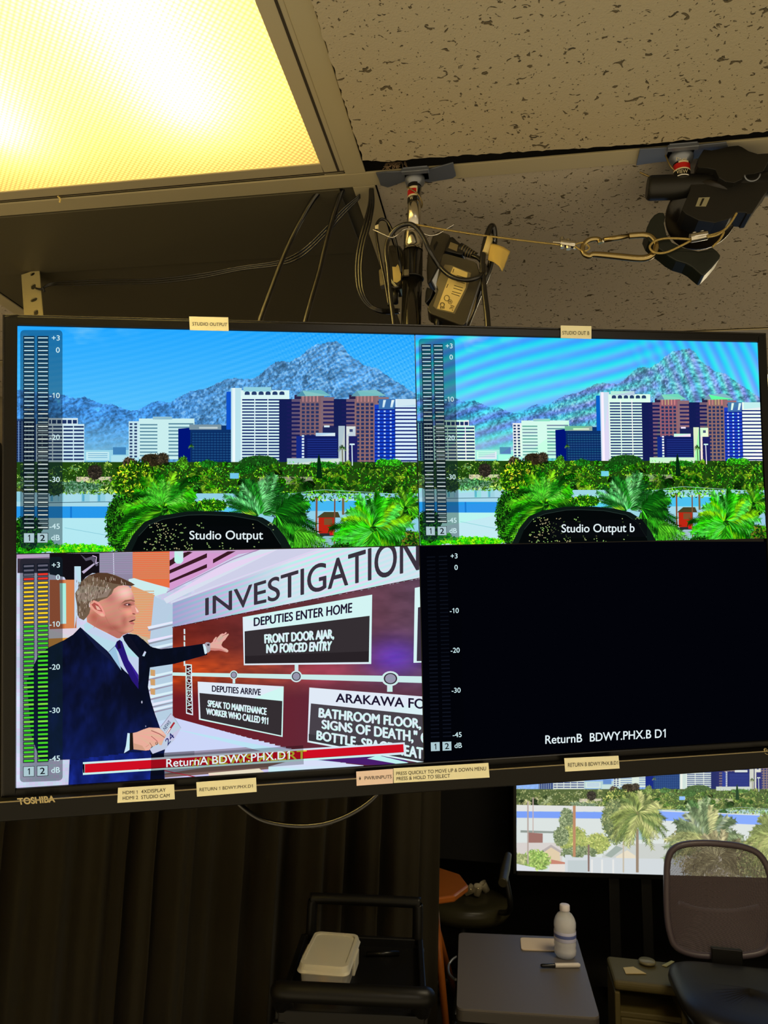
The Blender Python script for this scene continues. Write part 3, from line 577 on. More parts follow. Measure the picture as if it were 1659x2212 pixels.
    for x, y, rx, ry in ((422, 809, 26, 28), (815, 818, 37, 37), (1407, 832, 56, 47)):
        c = z2([(x, y)])[0]; p.disc(c[0], c[1], rx / 2.91, ry / 2.91, (206, 232, 234)); p.disc(c[0], c[1], rx * .76 / 2.91, ry * .76 / 2.91, (50, 40, 52)); p.disc(c[0], c[1], rx * .6 / 2.91, ry * .62 / 2.91, (150, 150, 172))
    # box 1
    p.poly(z2([(478, 445), (1292, 304), (1286, 740), (485, 748)]), wh); p.poly(z2([(490, 535), (1276, 437), (1271, 728), (492, 738)]), bx); p.poly(z2([(492, 690), (1272, 660), (1271, 728), (492, 738)]), (40, 34, 38))
    p.text('DEPUTIES ENTER HOME', z2([(549, 451), (1166, 356), (1164, 415), (549, 502)]), ink, .03)
    p.text('FRONT DOOR AJAR,', z2([(616, 556), (1050, 523), (1050, 578), (618, 610)]), wh, .05); p.text('NO FORCED ENTRY', z2([(629, 618), (1038, 598), (1032, 655), (629, 671)]), wh, .05)
    p.poly(z2([(1560, 262), (1620, 250), (1620, 730), (1552, 733)]), wh); p.poly(z2([(1580, 385), (1620, 375), (1620, 722), (1572, 722)]), (60, 50, 66))
    # box 2
    p.poly(z2([(195, 851), (736, 881), (729, 1199), (203, 1090)]), wh); p.poly(z2([(206, 922), (727, 973), (721, 1190), (213, 1083)]), bx)
    p.text('DEPUTIES ARRIVE', z2([(286, 876), (592, 898), (590, 937), (286, 913)]), ink, .03)
    p.text('SPEAK TO MAINTENANCE', z2([(260, 968), (628, 1018), (626, 1060), (258, 1006)]), wh, .045); p.text('WORKER WHO CALLED 911', z2([(250, 1018), (638, 1078), (636, 1120), (250, 1056)]), wh, .045)
    # box 3
    p.poly(z2([(897, 888), (1640, 947), (1640, 1370), (885, 1232)]), wh); p.poly(z2([(907, 988), (1640, 1064), (1640, 1360), (893, 1222)]), (72, 66, 74)); p.poly(z2([(893, 1180), (1640, 1300), (1640, 1360), (893, 1222)]), (58, 54, 60))
    p.text('ARAKAWA FO', z2([(1064, 925), (1622, 962), (1622, 1022), (1064, 978)]), ink, .03)
    p.text('BATHROOM FLOOR, "', z2([(960, 1018), (1640, 1092), (1640, 1150), (957, 1074)]), wh, .05); p.text('SIGNS OF DEATH," OR', z2([(977, 1092), (1700, 1180), (1700, 1250), (977, 1145)]), wh, .05)
    p.text('BOTTLE, SPACE HEATER', z2([(946, 1160), (1690, 1282), (1690, 1352), (944, 1214)]), wh, .05)
    # weekday strip and dashes
    p.poly(z2([(118, 740), (158, 743), (166, 1063), (122, 1052)]), wh); p.poly(z2([(124, 748), (152, 750), (159, 1054), (128, 1044)]), (70, 22, 26))
    p.text('WEDNESDAY', z2([(152, 760), (158, 1042), (131, 1034), (126, 756)]), wh, .05)
    for y in (520, 560, 600, 640, 690, 720): p.poly(z2([(107, y), (116, y), (117, y + 32), (108, y + 32)]), wh)
    # ----- the man at the board
    SK, SK2, SUIT = (228, 166, 144), (196, 122, 104), (9, 13, 32)
    p.poly(z1([(520, 1590), (930, 1540), (1220, 1510), (1230, 1730), (1225, 1800), (510, 1800)]), (22, 38, 124)); p.poly(z1([(1130, 1540), (1225, 1520), (1228, 1790), (1120, 1790)]), (8, 12, 34)); p.poly(z1([(700, 1600), (1000, 1560), (900, 1790), (650, 1790)]), (30, 50, 150))
    p.poly(z1([(200, 1000), (290, 810), (370, 752), (480, 700), (545, 660), (600, 604), (640, 640), (900, 860), (1030, 1060), (1040, 830), (915, 670), (950, 652), (1020, 660), (1072, 700), (1130, 752), (1200, 768), (1420, 742), (1530, 725), (1548, 810), (1300, 878), (1120, 905), (1105, 1050), (1128, 1160), (1160, 1260), (1200, 1370), (1240, 1480), (1225, 1550), (930, 1560), (900, 1600), (520, 1592), (300, 1600), (230, 1400)]), SUIT)
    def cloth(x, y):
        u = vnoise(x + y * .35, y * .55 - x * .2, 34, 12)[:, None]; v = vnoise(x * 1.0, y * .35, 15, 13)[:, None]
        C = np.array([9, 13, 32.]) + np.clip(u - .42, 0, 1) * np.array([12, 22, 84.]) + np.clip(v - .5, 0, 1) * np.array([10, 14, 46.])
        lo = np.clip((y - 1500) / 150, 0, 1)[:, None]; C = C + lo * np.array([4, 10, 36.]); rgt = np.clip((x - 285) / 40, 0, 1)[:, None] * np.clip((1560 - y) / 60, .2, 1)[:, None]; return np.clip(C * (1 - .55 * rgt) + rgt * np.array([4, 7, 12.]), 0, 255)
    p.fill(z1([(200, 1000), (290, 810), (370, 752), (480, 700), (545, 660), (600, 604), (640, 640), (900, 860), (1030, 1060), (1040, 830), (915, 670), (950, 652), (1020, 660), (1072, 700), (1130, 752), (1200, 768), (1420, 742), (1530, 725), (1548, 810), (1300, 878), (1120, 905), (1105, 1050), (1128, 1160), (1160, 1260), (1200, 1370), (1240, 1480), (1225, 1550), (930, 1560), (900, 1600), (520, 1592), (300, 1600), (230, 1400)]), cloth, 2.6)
    p.fill(z1([(520, 1590), (930, 1540), (1130, 1520), (1130, 1800), (510, 1800)]), lambda x, y: np.array([18, 32, 110.]) * (.5 + vnoise(x, y * .6, 22, 15)[:, None] * 1.1), 2.6)
    p.poly(z1([(915, 668), (960, 655), (1040, 780), (1060, 830), (1036, 1010)]), (14, 16, 34)); p.poly(z1([(600, 610), (650, 650), (780, 770), (905, 925), (880, 900), (720, 760)]), (20, 26, 60))
    # shirt, tie
    p.poly(z1([(622, 590), (648, 566), (700, 600), (872, 692), (912, 680), (960, 752), (1036, 832), (1034, 1020), (930, 930), (800, 780), (640, 640)]), (186, 216, 234)); p.poly(z1([(812, 790), (860, 745), (900, 900), (906, 928)]), (160, 190, 226)); p.line(z1([(810, 790), (868, 735), (880, 708)]), 1.2, (110, 130, 160))
    p.poly(z1([(858, 745), (872, 712), (894, 698), (912, 712), (960, 850), (1034, 960), (1034, 1066), (985, 1004), (925, 890), (885, 790)]), (38, 22, 116)); p.poly(z1([(872, 712), (894, 698), (905, 760), (880, 770)]), (22, 12, 60)); p.poly(z1([(930, 800), (960, 850), (1034, 960), (1034, 1000)]), (56, 30, 150)); p.poly(z1([(1062, 818), (1080, 782), (1092, 790), (1078, 822)]), (196, 214, 236))
    # head
    p.poly(zf([(430, 1090), (480, 940), (560, 780), (760, 640), (950, 520), (1180, 545), (1235, 610), (1285, 730), (1290, 800), (1300, 890), (1345, 950), (1378, 1010), (1365, 1042), (1310, 1050), (1300, 1085), (1320, 1130), (1305, 1165), (1250, 1185), (1295, 1215), (1290, 1250), (1270, 1285), (1278, 1330), (1250, 1370), (1170, 1390), (1080, 1420), (1030, 1480), (980, 1480), (860, 1420), (600, 1290), (440, 1190)]), SK)
    FACE = zf([(430, 1090), (480, 940), (560, 780), (760, 640), (950, 520), (1180, 545), (1235, 610), (1285, 730), (1290, 800), (1300, 890), (1345, 950), (1378, 1010), (1365, 1042), (1310, 1050), (1300, 1085), (1320, 1130), (1305, 1165), (1250, 1185), (1295, 1215), (1290, 1250), (1270, 1285), (1278, 1330), (1250, 1370), (1170, 1390), (1080, 1420), (1030, 1480), (980, 1480), (860, 1420), (600, 1290), (440, 1190)])
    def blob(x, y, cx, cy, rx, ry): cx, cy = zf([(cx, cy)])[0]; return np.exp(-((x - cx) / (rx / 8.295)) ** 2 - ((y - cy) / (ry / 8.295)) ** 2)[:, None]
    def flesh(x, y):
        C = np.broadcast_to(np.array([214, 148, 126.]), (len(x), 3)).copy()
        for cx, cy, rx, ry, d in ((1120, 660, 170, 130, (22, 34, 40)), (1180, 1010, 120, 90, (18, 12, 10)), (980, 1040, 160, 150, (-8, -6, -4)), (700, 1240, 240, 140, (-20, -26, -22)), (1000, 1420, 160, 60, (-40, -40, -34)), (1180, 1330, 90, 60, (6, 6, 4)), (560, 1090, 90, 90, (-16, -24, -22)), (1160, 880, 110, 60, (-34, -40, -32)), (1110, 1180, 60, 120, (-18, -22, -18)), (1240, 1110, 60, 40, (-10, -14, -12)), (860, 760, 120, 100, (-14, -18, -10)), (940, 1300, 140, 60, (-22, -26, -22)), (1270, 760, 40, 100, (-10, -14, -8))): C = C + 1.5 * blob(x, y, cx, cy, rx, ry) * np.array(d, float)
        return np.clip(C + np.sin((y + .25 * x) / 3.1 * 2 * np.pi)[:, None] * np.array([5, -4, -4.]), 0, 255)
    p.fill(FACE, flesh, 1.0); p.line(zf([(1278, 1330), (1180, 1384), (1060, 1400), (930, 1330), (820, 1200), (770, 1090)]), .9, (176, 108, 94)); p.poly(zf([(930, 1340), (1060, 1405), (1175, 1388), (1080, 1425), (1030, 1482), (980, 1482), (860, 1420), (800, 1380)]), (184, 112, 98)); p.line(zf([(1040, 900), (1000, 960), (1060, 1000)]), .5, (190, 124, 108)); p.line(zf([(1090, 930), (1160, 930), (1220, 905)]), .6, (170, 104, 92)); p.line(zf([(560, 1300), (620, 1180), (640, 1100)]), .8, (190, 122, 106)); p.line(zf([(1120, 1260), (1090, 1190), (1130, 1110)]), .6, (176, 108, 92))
    p.poly(zf([(1230, 900), (1300, 890), (1345, 950), (1378, 1010), (1365, 1042), (1290, 1050), (1240, 1010)]), (222, 150, 132)); p.poly(zf([(1300, 920), (1340, 960), (1370, 1010), (1330, 1020)]), (244, 200, 184)); p.poly(zf([(1250, 1030), (1300, 1040), (1310, 1056), (1260, 1056)]), (140, 66, 60))
    p.poly(zf([(1050, 860), (1120, 800), (1230, 785), (1300, 810), (1290, 830), (1220, 812), (1120, 834)]), (146, 96, 76)); p.poly(zf([(1090, 880), (1150, 852), (1220, 862), (1240, 890), (1180, 900), (1120, 898)]), (120, 72, 66)); p.poly(zf([(1130, 880), (1170, 866), (1200, 878), (1170, 894)]), (226, 200, 196)); p.disc(*zf([(1190, 880)])[0], 2.0, 1.8, (46, 36, 40))
    p.poly(zf([(1185, 1185), (1240, 1160), (1308, 1145), (1300, 1160), (1250, 1184), (1200, 1192)]), (66, 22, 28)); p.poly(zf([(1200, 1196), (1255, 1190), (1294, 1215), (1280, 1235), (1230, 1228)]), (196, 110, 104)); p.poly(zf([(1200, 1110), (1300, 1090), (1316, 1130), (1240, 1155), (1190, 1175)]), (206, 140, 122))
    p.poly(zf([(478, 880), (500, 820), (560, 800), (640, 830), (700, 900), (740, 980), (768, 1060), (750, 1098), (690, 1090), (600, 1020), (530, 960)]), (234, 158, 142)); p.poly(zf([(520, 880), (570, 840), (640, 880), (690, 950), (720, 1010), (640, 990), (580, 960)]), (176, 84, 76)); p.poly(zf([(590, 890), (650, 920), (690, 980), (620, 970)]), (232, 180, 160)); p.poly(zf([(660, 1040), (720, 1030), (760, 1080), (700, 1086)]), (240, 176, 156))
    hair = zf([(430, 1110), (380, 1160), (300, 1120), (270, 1050), (262, 900), (225, 680), (300, 560), (330, 470), (480, 350), (640, 308), (800, 312), (950, 350), (1100, 420), (1230, 480), (1300, 525), (1230, 548), (1120, 530), (1000, 545), (920, 600), (880, 690), (800, 760), (690, 800), (640, 830), (560, 800), (500, 820), (470, 880), (500, 960), (480, 1040)])
    p.poly(hair, (112, 92, 74)); p.poly(zf([(480, 350), (640, 308), (800, 312), (1100, 420), (1300, 525), (1230, 548), (1120, 530), (900, 500), (640, 420)]), (84, 58, 42)); p.poly(zf([(300, 560), (420, 520), (700, 560), (880, 600), (800, 740), (560, 780), (420, 840), (280, 800), (240, 690)]), (140, 124, 110))
    hx = np.array(hair); n = 0
    for i in range(420):
        x, y = RNG.uniform(240, 1180), RNG.uniform(330, 1130)
        if y > 500 + max(0, (900 - x)) * .95 or (x > 920 and y > 400 + (x - 920) * .55) or y < 320 + abs(x - 700) * .26: continue
        a = math.atan2(-(x - 300) * .6 - 60, 300 + (y - 300)) + 2.2; d = np.array([math.cos(a), math.sin(a)]) * RNG.uniform(30, 70)
        if x < 520: d = np.array([RNG.uniform(-14, 14), RNG.uniform(40, 80)])
        c = [(176, 160, 142), (80, 60, 44), (206, 192, 176), (128, 108, 84), (60, 44, 34)][RNG.randint(0, 5)]
        p.line(zf([(x, y), (x + d[0], y + d[1])]), .9, c)
    # pointing hand
    p.poly(zg([(120, 1650), (160, 1630), (240, 1740), (260, 1920), (200, 1960), (180, 1940)]), (206, 238, 244)); p.poly(zg([(170, 1640), (230, 1580), (300, 1580), (370, 1610), (360, 1850), (300, 1910), (250, 1900), (230, 1740)]), (170, 166, 176)); p.poly(zg([(250, 1640), (330, 1620), (330, 1690), (280, 1700)]), (60, 54, 66))
    p.poly(zg([(360, 1620), (440, 1560), (460, 1500), (530, 1410), (575, 1415), (540, 1480), (590, 1430), (680, 1330), (740, 1300), (800, 1310), (850, 1255), (888, 1275), (860, 1320), (830, 1350), (860, 1340), (930, 1300), (950, 1330), (900, 1400), (830, 1500), (760, 1560), (720, 1640), (720, 1690), (780, 1750), (880, 1790), (935, 1840), (925, 1890), (880, 1900), (760, 1865), (640, 1840), (500, 1845), (360, 1830)]), (226, 172, 160)); p.poly(zg([(360, 1760), (500, 1770), (700, 1790), (900, 1890), (760, 1865), (640, 1840), (500, 1848), (360, 1836)]), (206, 128, 120)); p.line(zg([(740, 1390), (850, 1325)]), .8, (150, 84, 82)); p.line(zg([(500, 1560), (570, 1450)]), .7, (176, 110, 104)); p.poly(zg([(560, 1500), (700, 1400), (800, 1400), (720, 1500), (640, 1580)]), (206, 176, 162))
    # cards and the holding hand
    p.poly(zh([(985, 830), (1195, 560), (1290, 670), (1395, 850), (1250, 1100), (1080, 1270), (830, 1365), (770, 1270), (1000, 1100)]), (196, 202, 226)); p.line(zh([(985, 830), (1195, 560)]), .9, (130, 124, 150)); p.line(zh([(1195, 560), (1395, 850)]), .7, (150, 150, 180))
    p.text('NEWS', zh([(1035, 850), (1150, 690), (1190, 745), (1075, 905)]), (60, 66, 110), .02); p.line(zh([(1110, 960), (1262, 740)]), 4, (170, 40, 50)); p.line(zh([(1110, 960), (1180, 850)]), 2.2, (240, 236, 244))
    p.text('24', zh([(1075, 1100), (1190, 940), (1270, 1020), (1125, 1205)]), (40, 44, 110), .015)
    p.poly(zh([(330, 950), (375, 955), (378, 1280), (260, 1350), (300, 1200)]), (206, 230, 246)); p.poly(zh([(375, 950), (440, 940), (445, 1280), (370, 1300)]), (30, 24, 20))
    p.poly(zh([(435, 950), (520, 930), (640, 880), (760, 840), (960, 850), (1040, 920), (1100, 1000), (1080, 1040), (1050, 1080), (1010, 1190), (970, 1190), (930, 1140), (870, 1210), (810, 1220), (760, 1290), (690, 1300), (620, 1275), (450, 1275)]), (230, 176, 154))
    for a, c, w in (([(800, 900), (960, 965), (1070, 1040)], (130, 50, 56), 1.3), ([(800, 1010), (860, 1060), (930, 1120)], (150, 70, 70), 1.1), ([(770, 1140), (820, 1215)], (150, 70, 66), 1.1), ([(690, 1230), (760, 1180)], (206, 140, 120), 1.0)): p.line(zh(a), w, c)
    p.disc(*zh([(910, 1155)])[0], 3.0, 3.4, (120, 84, 60)); p.disc(*zh([(908, 1152)])[0], 1.8, 2.2, (214, 160, 140)); p.poly(zh([(450, 1150), (620, 1200), (690, 1300), (450, 1275)]), (214, 156, 134)); p.poly(zh([(830, 880), (960, 860), (1080, 990), (980, 950)]), (240, 190, 172))
    p.disc(*zh([(615, 335)])[0], 1.4, 3, (180, 190, 210)); p.disc(*zh([(692, 815)])[0], 1.2, 2, (120, 130, 160))
    # red bar and what runs over it
    p.poly([(179.5, 1646), (874, 1603), (875.5, 1629), (179.5, 1673.5)], (206, 236, 240)); p.poly([(183.5, 1650), (871, 1607), (872, 1624.5), (183.5, 1669)], (206, 14, 34)); p.poly([(179, 1650), (183, 1650), (183, 1669), (180, 1669)], (10, 10, 20)); p.poly([(300, 1660), (871, 1624), (872, 1624.5), (300, 1662)], (150, 6, 26))
    p.text('// NEWS ALERT', [(415, 1638), (662, 1620), (662, 1638), (415, 1655)], (214, 206, 60), .02)
    return p
def meter_at(p, ox, oy): pass

# ------------------------------------------------------------------ the room
tan = mat('wall_paint', (205, 190, 150), .8, bump=.05, scale=300)
darkwall = mat('black_wall_paint', (16, 15, 14), .9)
CEIL = 2.30
def tile_material(name, seed, base):
    m = bpy.data.materials.new(name); m.use_nodes = True; nt = m.node_tree; b = nt.nodes['Principled BSDF']
    b.inputs['Roughness'].default_value = .95; b.inputs['Specular IOR Level'].default_value = .1
    tc = nt.nodes.new('ShaderNodeTexCoord'); mp = nt.nodes.new('ShaderNodeMapping'); mp.inputs['Location'].default_value = (seed, seed * 2, 0)
    nt.links.new(tc.outputs['Object'], mp.inputs[0])
    def noise(scale, detail, dist=0.0, st=(1, 1, 1)):
        m2 = nt.nodes.new('ShaderNodeMapping'); m2.inputs['Scale'].default_value = st; nt.links.new(mp.outputs[0], m2.inputs[0])
        n = nt.nodes.new('ShaderNodeTexNoise'); n.inputs['Scale'].default_value = scale; n.inputs['Detail'].default_value = detail; n.inputs['Distortion'].default_value = dist
        nt.links.new(m2.outputs[0], n.inputs['Vector']); return n.outputs['Fac']
    def ramp(s, lo, hi):
        r = nt.nodes.new('ShaderNodeMapRange'); r.inputs[1].default_value = lo; r.inputs[2].default_value = hi; r.interpolation_type = 'SMOOTHSTEP'; nt.links.new(s, r.inputs[0]); return r.outputs[0]
    def mn(op, a, b_):
        q = nt.nodes.new('ShaderNodeMath'); q.operation = op
        for i, v in enumerate((a, b_)):
            if isinstance(v, float): q.inputs[i].default_value = v
            else: nt.links.new(v, q.inputs[i])
        return q.outputs[0]
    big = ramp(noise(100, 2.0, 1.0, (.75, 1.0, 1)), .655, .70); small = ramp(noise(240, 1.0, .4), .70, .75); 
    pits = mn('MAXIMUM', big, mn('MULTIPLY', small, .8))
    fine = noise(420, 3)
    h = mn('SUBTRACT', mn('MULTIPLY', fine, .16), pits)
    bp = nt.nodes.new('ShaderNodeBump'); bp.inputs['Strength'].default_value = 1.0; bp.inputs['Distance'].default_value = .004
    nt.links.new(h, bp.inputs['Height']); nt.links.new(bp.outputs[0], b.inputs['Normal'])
    mx = nt.nodes.new('ShaderNodeMix'); mx.data_type = 'RGBA'; mx.inputs[6].default_value = base + (1,); mx.inputs[7].default_value = (.15, .12, .07, 1)  # pits get a darker base, the shade inside them put into the colour
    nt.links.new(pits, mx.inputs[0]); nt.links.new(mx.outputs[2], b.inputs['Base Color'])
    return m
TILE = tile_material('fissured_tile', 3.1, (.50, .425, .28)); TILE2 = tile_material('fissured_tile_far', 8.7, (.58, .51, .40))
grid_white = mat('grid_enamel', (186, 174, 138), .45, bump=.02, scale=400)
plenum = mat('plenum_black', (6, 6, 6), 1.0)
black_panel = mat('black_panel', (86, 80, 60), .5, bump=.06, scale=600)

fl = MB().box((0.6, 2.75, -0.02), (6.0, 4.1, .04)).build('floor', mat('carpet', (44, 40, 34), .95, bump=.4, scale=500, var=.25)); struct(fl)
struct(MB().box((0.6, 4.75, 1.3), (6.0, .1, 2.7)).build('wall_back', darkwall))
struct(MB().box((-1.56, 2.75, 1.3), (.1, 4.1, 2.7)).build('wall_left', tan))
struct(MB().box((3.6, 2.75, 1.3), (.1, 4.1, 2.7)).build('wall_right', darkwall))
struct(MB().box((0.6, 1.6, 2.62), (6.2, 6.4, .04)).build('ceiling', plenum))
# suspension grid: upside-down T bars
def tbar(name, x0, y0, x1, y1, w=.030, z=CEIL):
    d = np.array([x1 - x0, y1 - y0, 0.0]); L = np.linalg.norm(d); d /= L; R = np.array([d, [-d[1], d[0], 0], [0, 0, 1]]).T
    c = np.array([(x0 + x1) / 2, (y0 + y1) / 2, 0.0]); b = MB(); b.box(c + [0, 0, z - .0015], (L, w, .003), R); b.box(c + [0, 0, z + .018], (L, .003, .036), R); b.box(c + [0, 0, z + .036], (L, .009, .010), R)
    o = b.build(name, grid_white, bevel=.0006); o.data.materials.append(mat('bar_web_shade', (34, 33, 30), .7))  # web coloured dark to stand in for the unlit gap above the flange
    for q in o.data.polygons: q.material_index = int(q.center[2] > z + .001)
    return struct(o)
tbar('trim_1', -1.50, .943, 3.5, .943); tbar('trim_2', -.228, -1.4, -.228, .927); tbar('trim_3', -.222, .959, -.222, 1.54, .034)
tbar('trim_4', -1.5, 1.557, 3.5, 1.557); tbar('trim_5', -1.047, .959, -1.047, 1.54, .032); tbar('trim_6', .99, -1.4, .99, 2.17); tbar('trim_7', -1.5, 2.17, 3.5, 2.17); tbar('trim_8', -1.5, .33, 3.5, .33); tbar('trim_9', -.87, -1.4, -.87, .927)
# ceiling tiles
def tile(name, x0, x1, y0, y1, z, m, label, th=.016, cat='ceiling tile', group=None, rag=False, mat2=None):
    r = random.Random(int(x0 * 1000)); b = MB(); n = 90; pts = []
    for (a, c) in (((x0, y0), (x1, y0)), ((x1, y0), (x1, y1)), ((x1, y1), (x0, y1)), ((x0, y1), (x0, y0))):
        for i in range(n):
            t = i / n; j = (r.uniform(-.0016, .0016) if rag else 0); pts.append((a[0] + (c[0] - a[0]) * t + j, a[1] + (c[1] - a[1]) * t + j, z))
    b.prism(pts, (0, 0, th)); o = b.build(name, m, bevel=.0015 if rag else 0)
    return tag(o, label, cat, group)
rr = random.Random(5); far = [at_z(*q, 2.292) for q in ((784, 346), (830, 350), (900, 344), (1000, 336), (1180, 325), (1300, 318), (1400, 311), (1659, 284))]; far.append(far[-1] + (far[-1] - far[-2]) * 2.2)
ol = [np.array([-.2140, .345, 2.292])]; 
for a_, c_ in zip([np.array([-.2140, .345, 2.292])] + far, far + [np.array([far[-1][0], .345, 2.292])]):
    n_ = max(2, int(np.linalg.norm(c_ - a_) / .006))
    for k_ in range(n_): ol.append(a_ + (c_ - a_) * (k_ + 1) / n_ + np.array([rr.uniform(-.0014, .0014), rr.uniform(-.0018, .0012), 0]))
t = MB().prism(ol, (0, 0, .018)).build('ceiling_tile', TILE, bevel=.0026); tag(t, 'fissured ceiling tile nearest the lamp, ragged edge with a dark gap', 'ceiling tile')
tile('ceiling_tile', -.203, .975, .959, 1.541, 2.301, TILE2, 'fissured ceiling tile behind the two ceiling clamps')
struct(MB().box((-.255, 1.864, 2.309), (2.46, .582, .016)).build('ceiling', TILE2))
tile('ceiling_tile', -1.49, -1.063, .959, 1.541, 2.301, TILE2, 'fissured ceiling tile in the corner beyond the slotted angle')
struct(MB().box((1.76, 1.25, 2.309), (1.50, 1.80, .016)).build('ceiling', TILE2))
tile('ceiling_panel', -1.030, -.239, .959, 1.542, 2.301, black_panel, 'black ceiling panel between lamp and monitor', .012, 'ceiling panel')
tag(MB().box((-.62, 1.049, 2.2975), (.72, .178, .004)).build('ceiling_board', black_panel, bevel=.001), 'narrow black board under the black ceiling panel, next to the lamp frame', 'board')

# ------------------------------------------------------------------ the lamp
lamp_white = mat('lamp_enamel', (188, 176, 142), .4)
lt = thing('ceiling_light', 'lit troffer lamp with prismatic lens in the ceiling', 'ceiling light', (-.55, .3, 2.30))
X0, X1, Y0, Y1 = -.855, -.2435, -.28, .926
f = MB(); iw = .030
for (a, b_, c, d_) in ((X1 - iw, X1, Y0, Y1), (X0, X0 + iw, Y0, Y1), (X0 + iw, X1 - iw, Y1 - .024, Y1), (X0 + iw, X1 - iw, Y0, Y0 + .024)):
    f.box(((a + b_) / 2, (c + d_) / 2, 2.302), (b_ - a, d_ - c, .006))
f.build('lens_frame', lamp_white, lt, bevel=.0012)
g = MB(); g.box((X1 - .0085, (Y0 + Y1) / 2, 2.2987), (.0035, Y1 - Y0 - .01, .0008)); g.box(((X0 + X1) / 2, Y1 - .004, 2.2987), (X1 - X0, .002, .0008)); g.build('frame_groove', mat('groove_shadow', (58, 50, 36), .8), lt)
hs = MB(); hs.box(((X0 + X1) / 2, (Y0 + Y1) / 2, 2.410), (X1 - X0, Y1 - Y0, .004)); hs.box((X0 - .002, (Y0 + Y1) / 2, 2.358), (.004, Y1 - Y0, .104)); hs.box((X1 + .002, (Y0 + Y1) / 2, 2.358), (.004, Y1 - Y0, .104)); hs.box(((X0 + X1) / 2, Y0 - .002, 2.358), (X1 - X0, .004, .104)); hs.box(((X0 + X1) / 2, Y1 + .002, 2.358), (X1 - X0, .004, .104))
hs.build('housing', mat('reflector_white', (200, 192, 172), .6), lt)
tubem = bpy.data.materials.new('lamp_tube'); tubem.use_nodes = True; b_ = tubem.node_tree.nodes['Principled BSDF']; b_.inputs['Emission Color'].default_value = (1.0, .83, .33, 1); b_.inputs['Emission Strength'].default_value = 33; b_.inputs['Base Color'].default_value = (.9, .9, .85, 1)
for x in (-.415, -.700):
    MB().cyl((x, Y0 + .05, 2.352), (x, .80, 2.352), .013, n=16).build('lamp_tube', tubem, lt)
lens = bpy.data.materials.new('prismatic_lens'); lens.use_nodes = True; nt = lens.node_tree; nt.nodes.clear()
ou = nt.nodes.new('ShaderNodeOutputMaterial'); tl = nt.nodes.new('ShaderNodeBsdfTranslucent'); gl = nt.nodes.new('ShaderNodeBsdfGlossy'); gl.inputs['Roughness'].default_value = .25; em = nt.nodes.new('ShaderNodeEmission'); ad = nt.nodes.new('ShaderNodeAddShader'); mx = nt.nodes.new('ShaderNodeMixShader'); mx.inputs[0].default_value = .04
tc = nt.nodes.new('ShaderNodeTexCoord'); mp = nt.nodes.new('ShaderNodeMapping'); mp.inputs['Rotation'].default_value = (0, 0, math.radians(45)); mp.inputs['Scale'].default_value = (1 / .0058, 1 / .0058, 1); nt.links.new(tc.outputs['Object'], mp.inputs[0])
vo = nt.nodes.new('ShaderNodeTexVoronoi'); vo.voronoi_dimensions = '2D'; vo.inputs['Randomness'].default_value = 0.0; vo.inputs['Scale'].default_value = 1.0; nt.links.new(mp.outputs[0], vo.inputs['Vector'])
rg = nt.nodes.new('ShaderNodeMapRange'); rg.inputs[1].default_value = .15; rg.inputs[2].default_value = .62; rg.inputs[3].default_value = 1.0; rg.inputs[4].default_value = 0.0; nt.links.new(vo.outputs['Distance'], rg.inputs[0])
cm = nt.nodes.new('ShaderNodeMix'); cm.data_type = 'RGBA'; cm.inputs[6].default_value = (.56, .43, .23, 1); cm.inputs[7].default_value = (.98, .93, .74, 1); nt.links.new(rg.outputs[0], cm.inputs[0])
nt.links.new(cm.outputs[2], tl.inputs['Color']); em.inputs['Color'].default_value = (1.0, .66, .20, 1); em.inputs['Strength'].default_value = .12
nt.links.new(tl.outputs[0], mx.inputs[1]); nt.links.new(gl.outputs[0], mx.inputs[2]); nt.links.new(mx.outputs[0], ad.inputs[0]); nt.links.new(em.outputs[0], ad.inputs[1]); nt.links.new(ad.outputs[0], ou.inputs[0])
def lensf(u, v):
    x = X0 + iw + u * (X1 - X0 - 2 * iw); y = Y0 + .024 + v * (Y1 - Y0 - .048); return (x, y, 2.3005 - .016 * math.sin(math.pi * u) * math.sin(math.pi * v))
MB().grid(lensf, 24, 40).build('prismatic_lens', lens, lt, fix=False)
tag(MB().tube([at_z(125, 424, 2.296), at_z(130, 430, 2.292), at_z(129, 438, 2.287)], .0015, 6).build('tape_scrap', mat('masking_tape', (206, 186, 120), .8)), 'tiny curl of masking tape hanging from the lamp frame', 'tape')
# a second lamp farther back
lt2 = thing('ceiling_light', 'lit ceiling lamp behind the right edge of the wall monitor', 'ceiling light', (.9, 1.86, 2.30))
X0b, X1b = .60, .972
f = MB(); f.box(((X0b + X1b) / 2, 1.58, 2.302), (X1b - X0b, .014, .006)); f.box(((X0b + X1b) / 2, 2.148, 2.302), (X1b - X0b, .014, .006)); f.box((X0b + .007, 1.864, 2.302), (.014, .57, .006)); f.box((X1b - .007, 1.864, 2.302), (.014, .57, .006)); f.build('lens_frame', lamp_white, lt2)
lens2 = bpy.data.materials.new('lit_lens'); lens2.use_nodes = True; bb = lens2.node_tree.nodes['Principled BSDF']; bb.inputs['Emission Color'].default_value = (1.0, .80, .35, 1); bb.inputs['Emission Strength'].default_value = 4.0
MB().box(((X0b + X1b) / 2, 1.864, 2.302), (X1b - X0b - .028, .556, .004)).build('lit_lens', lens2, lt2)

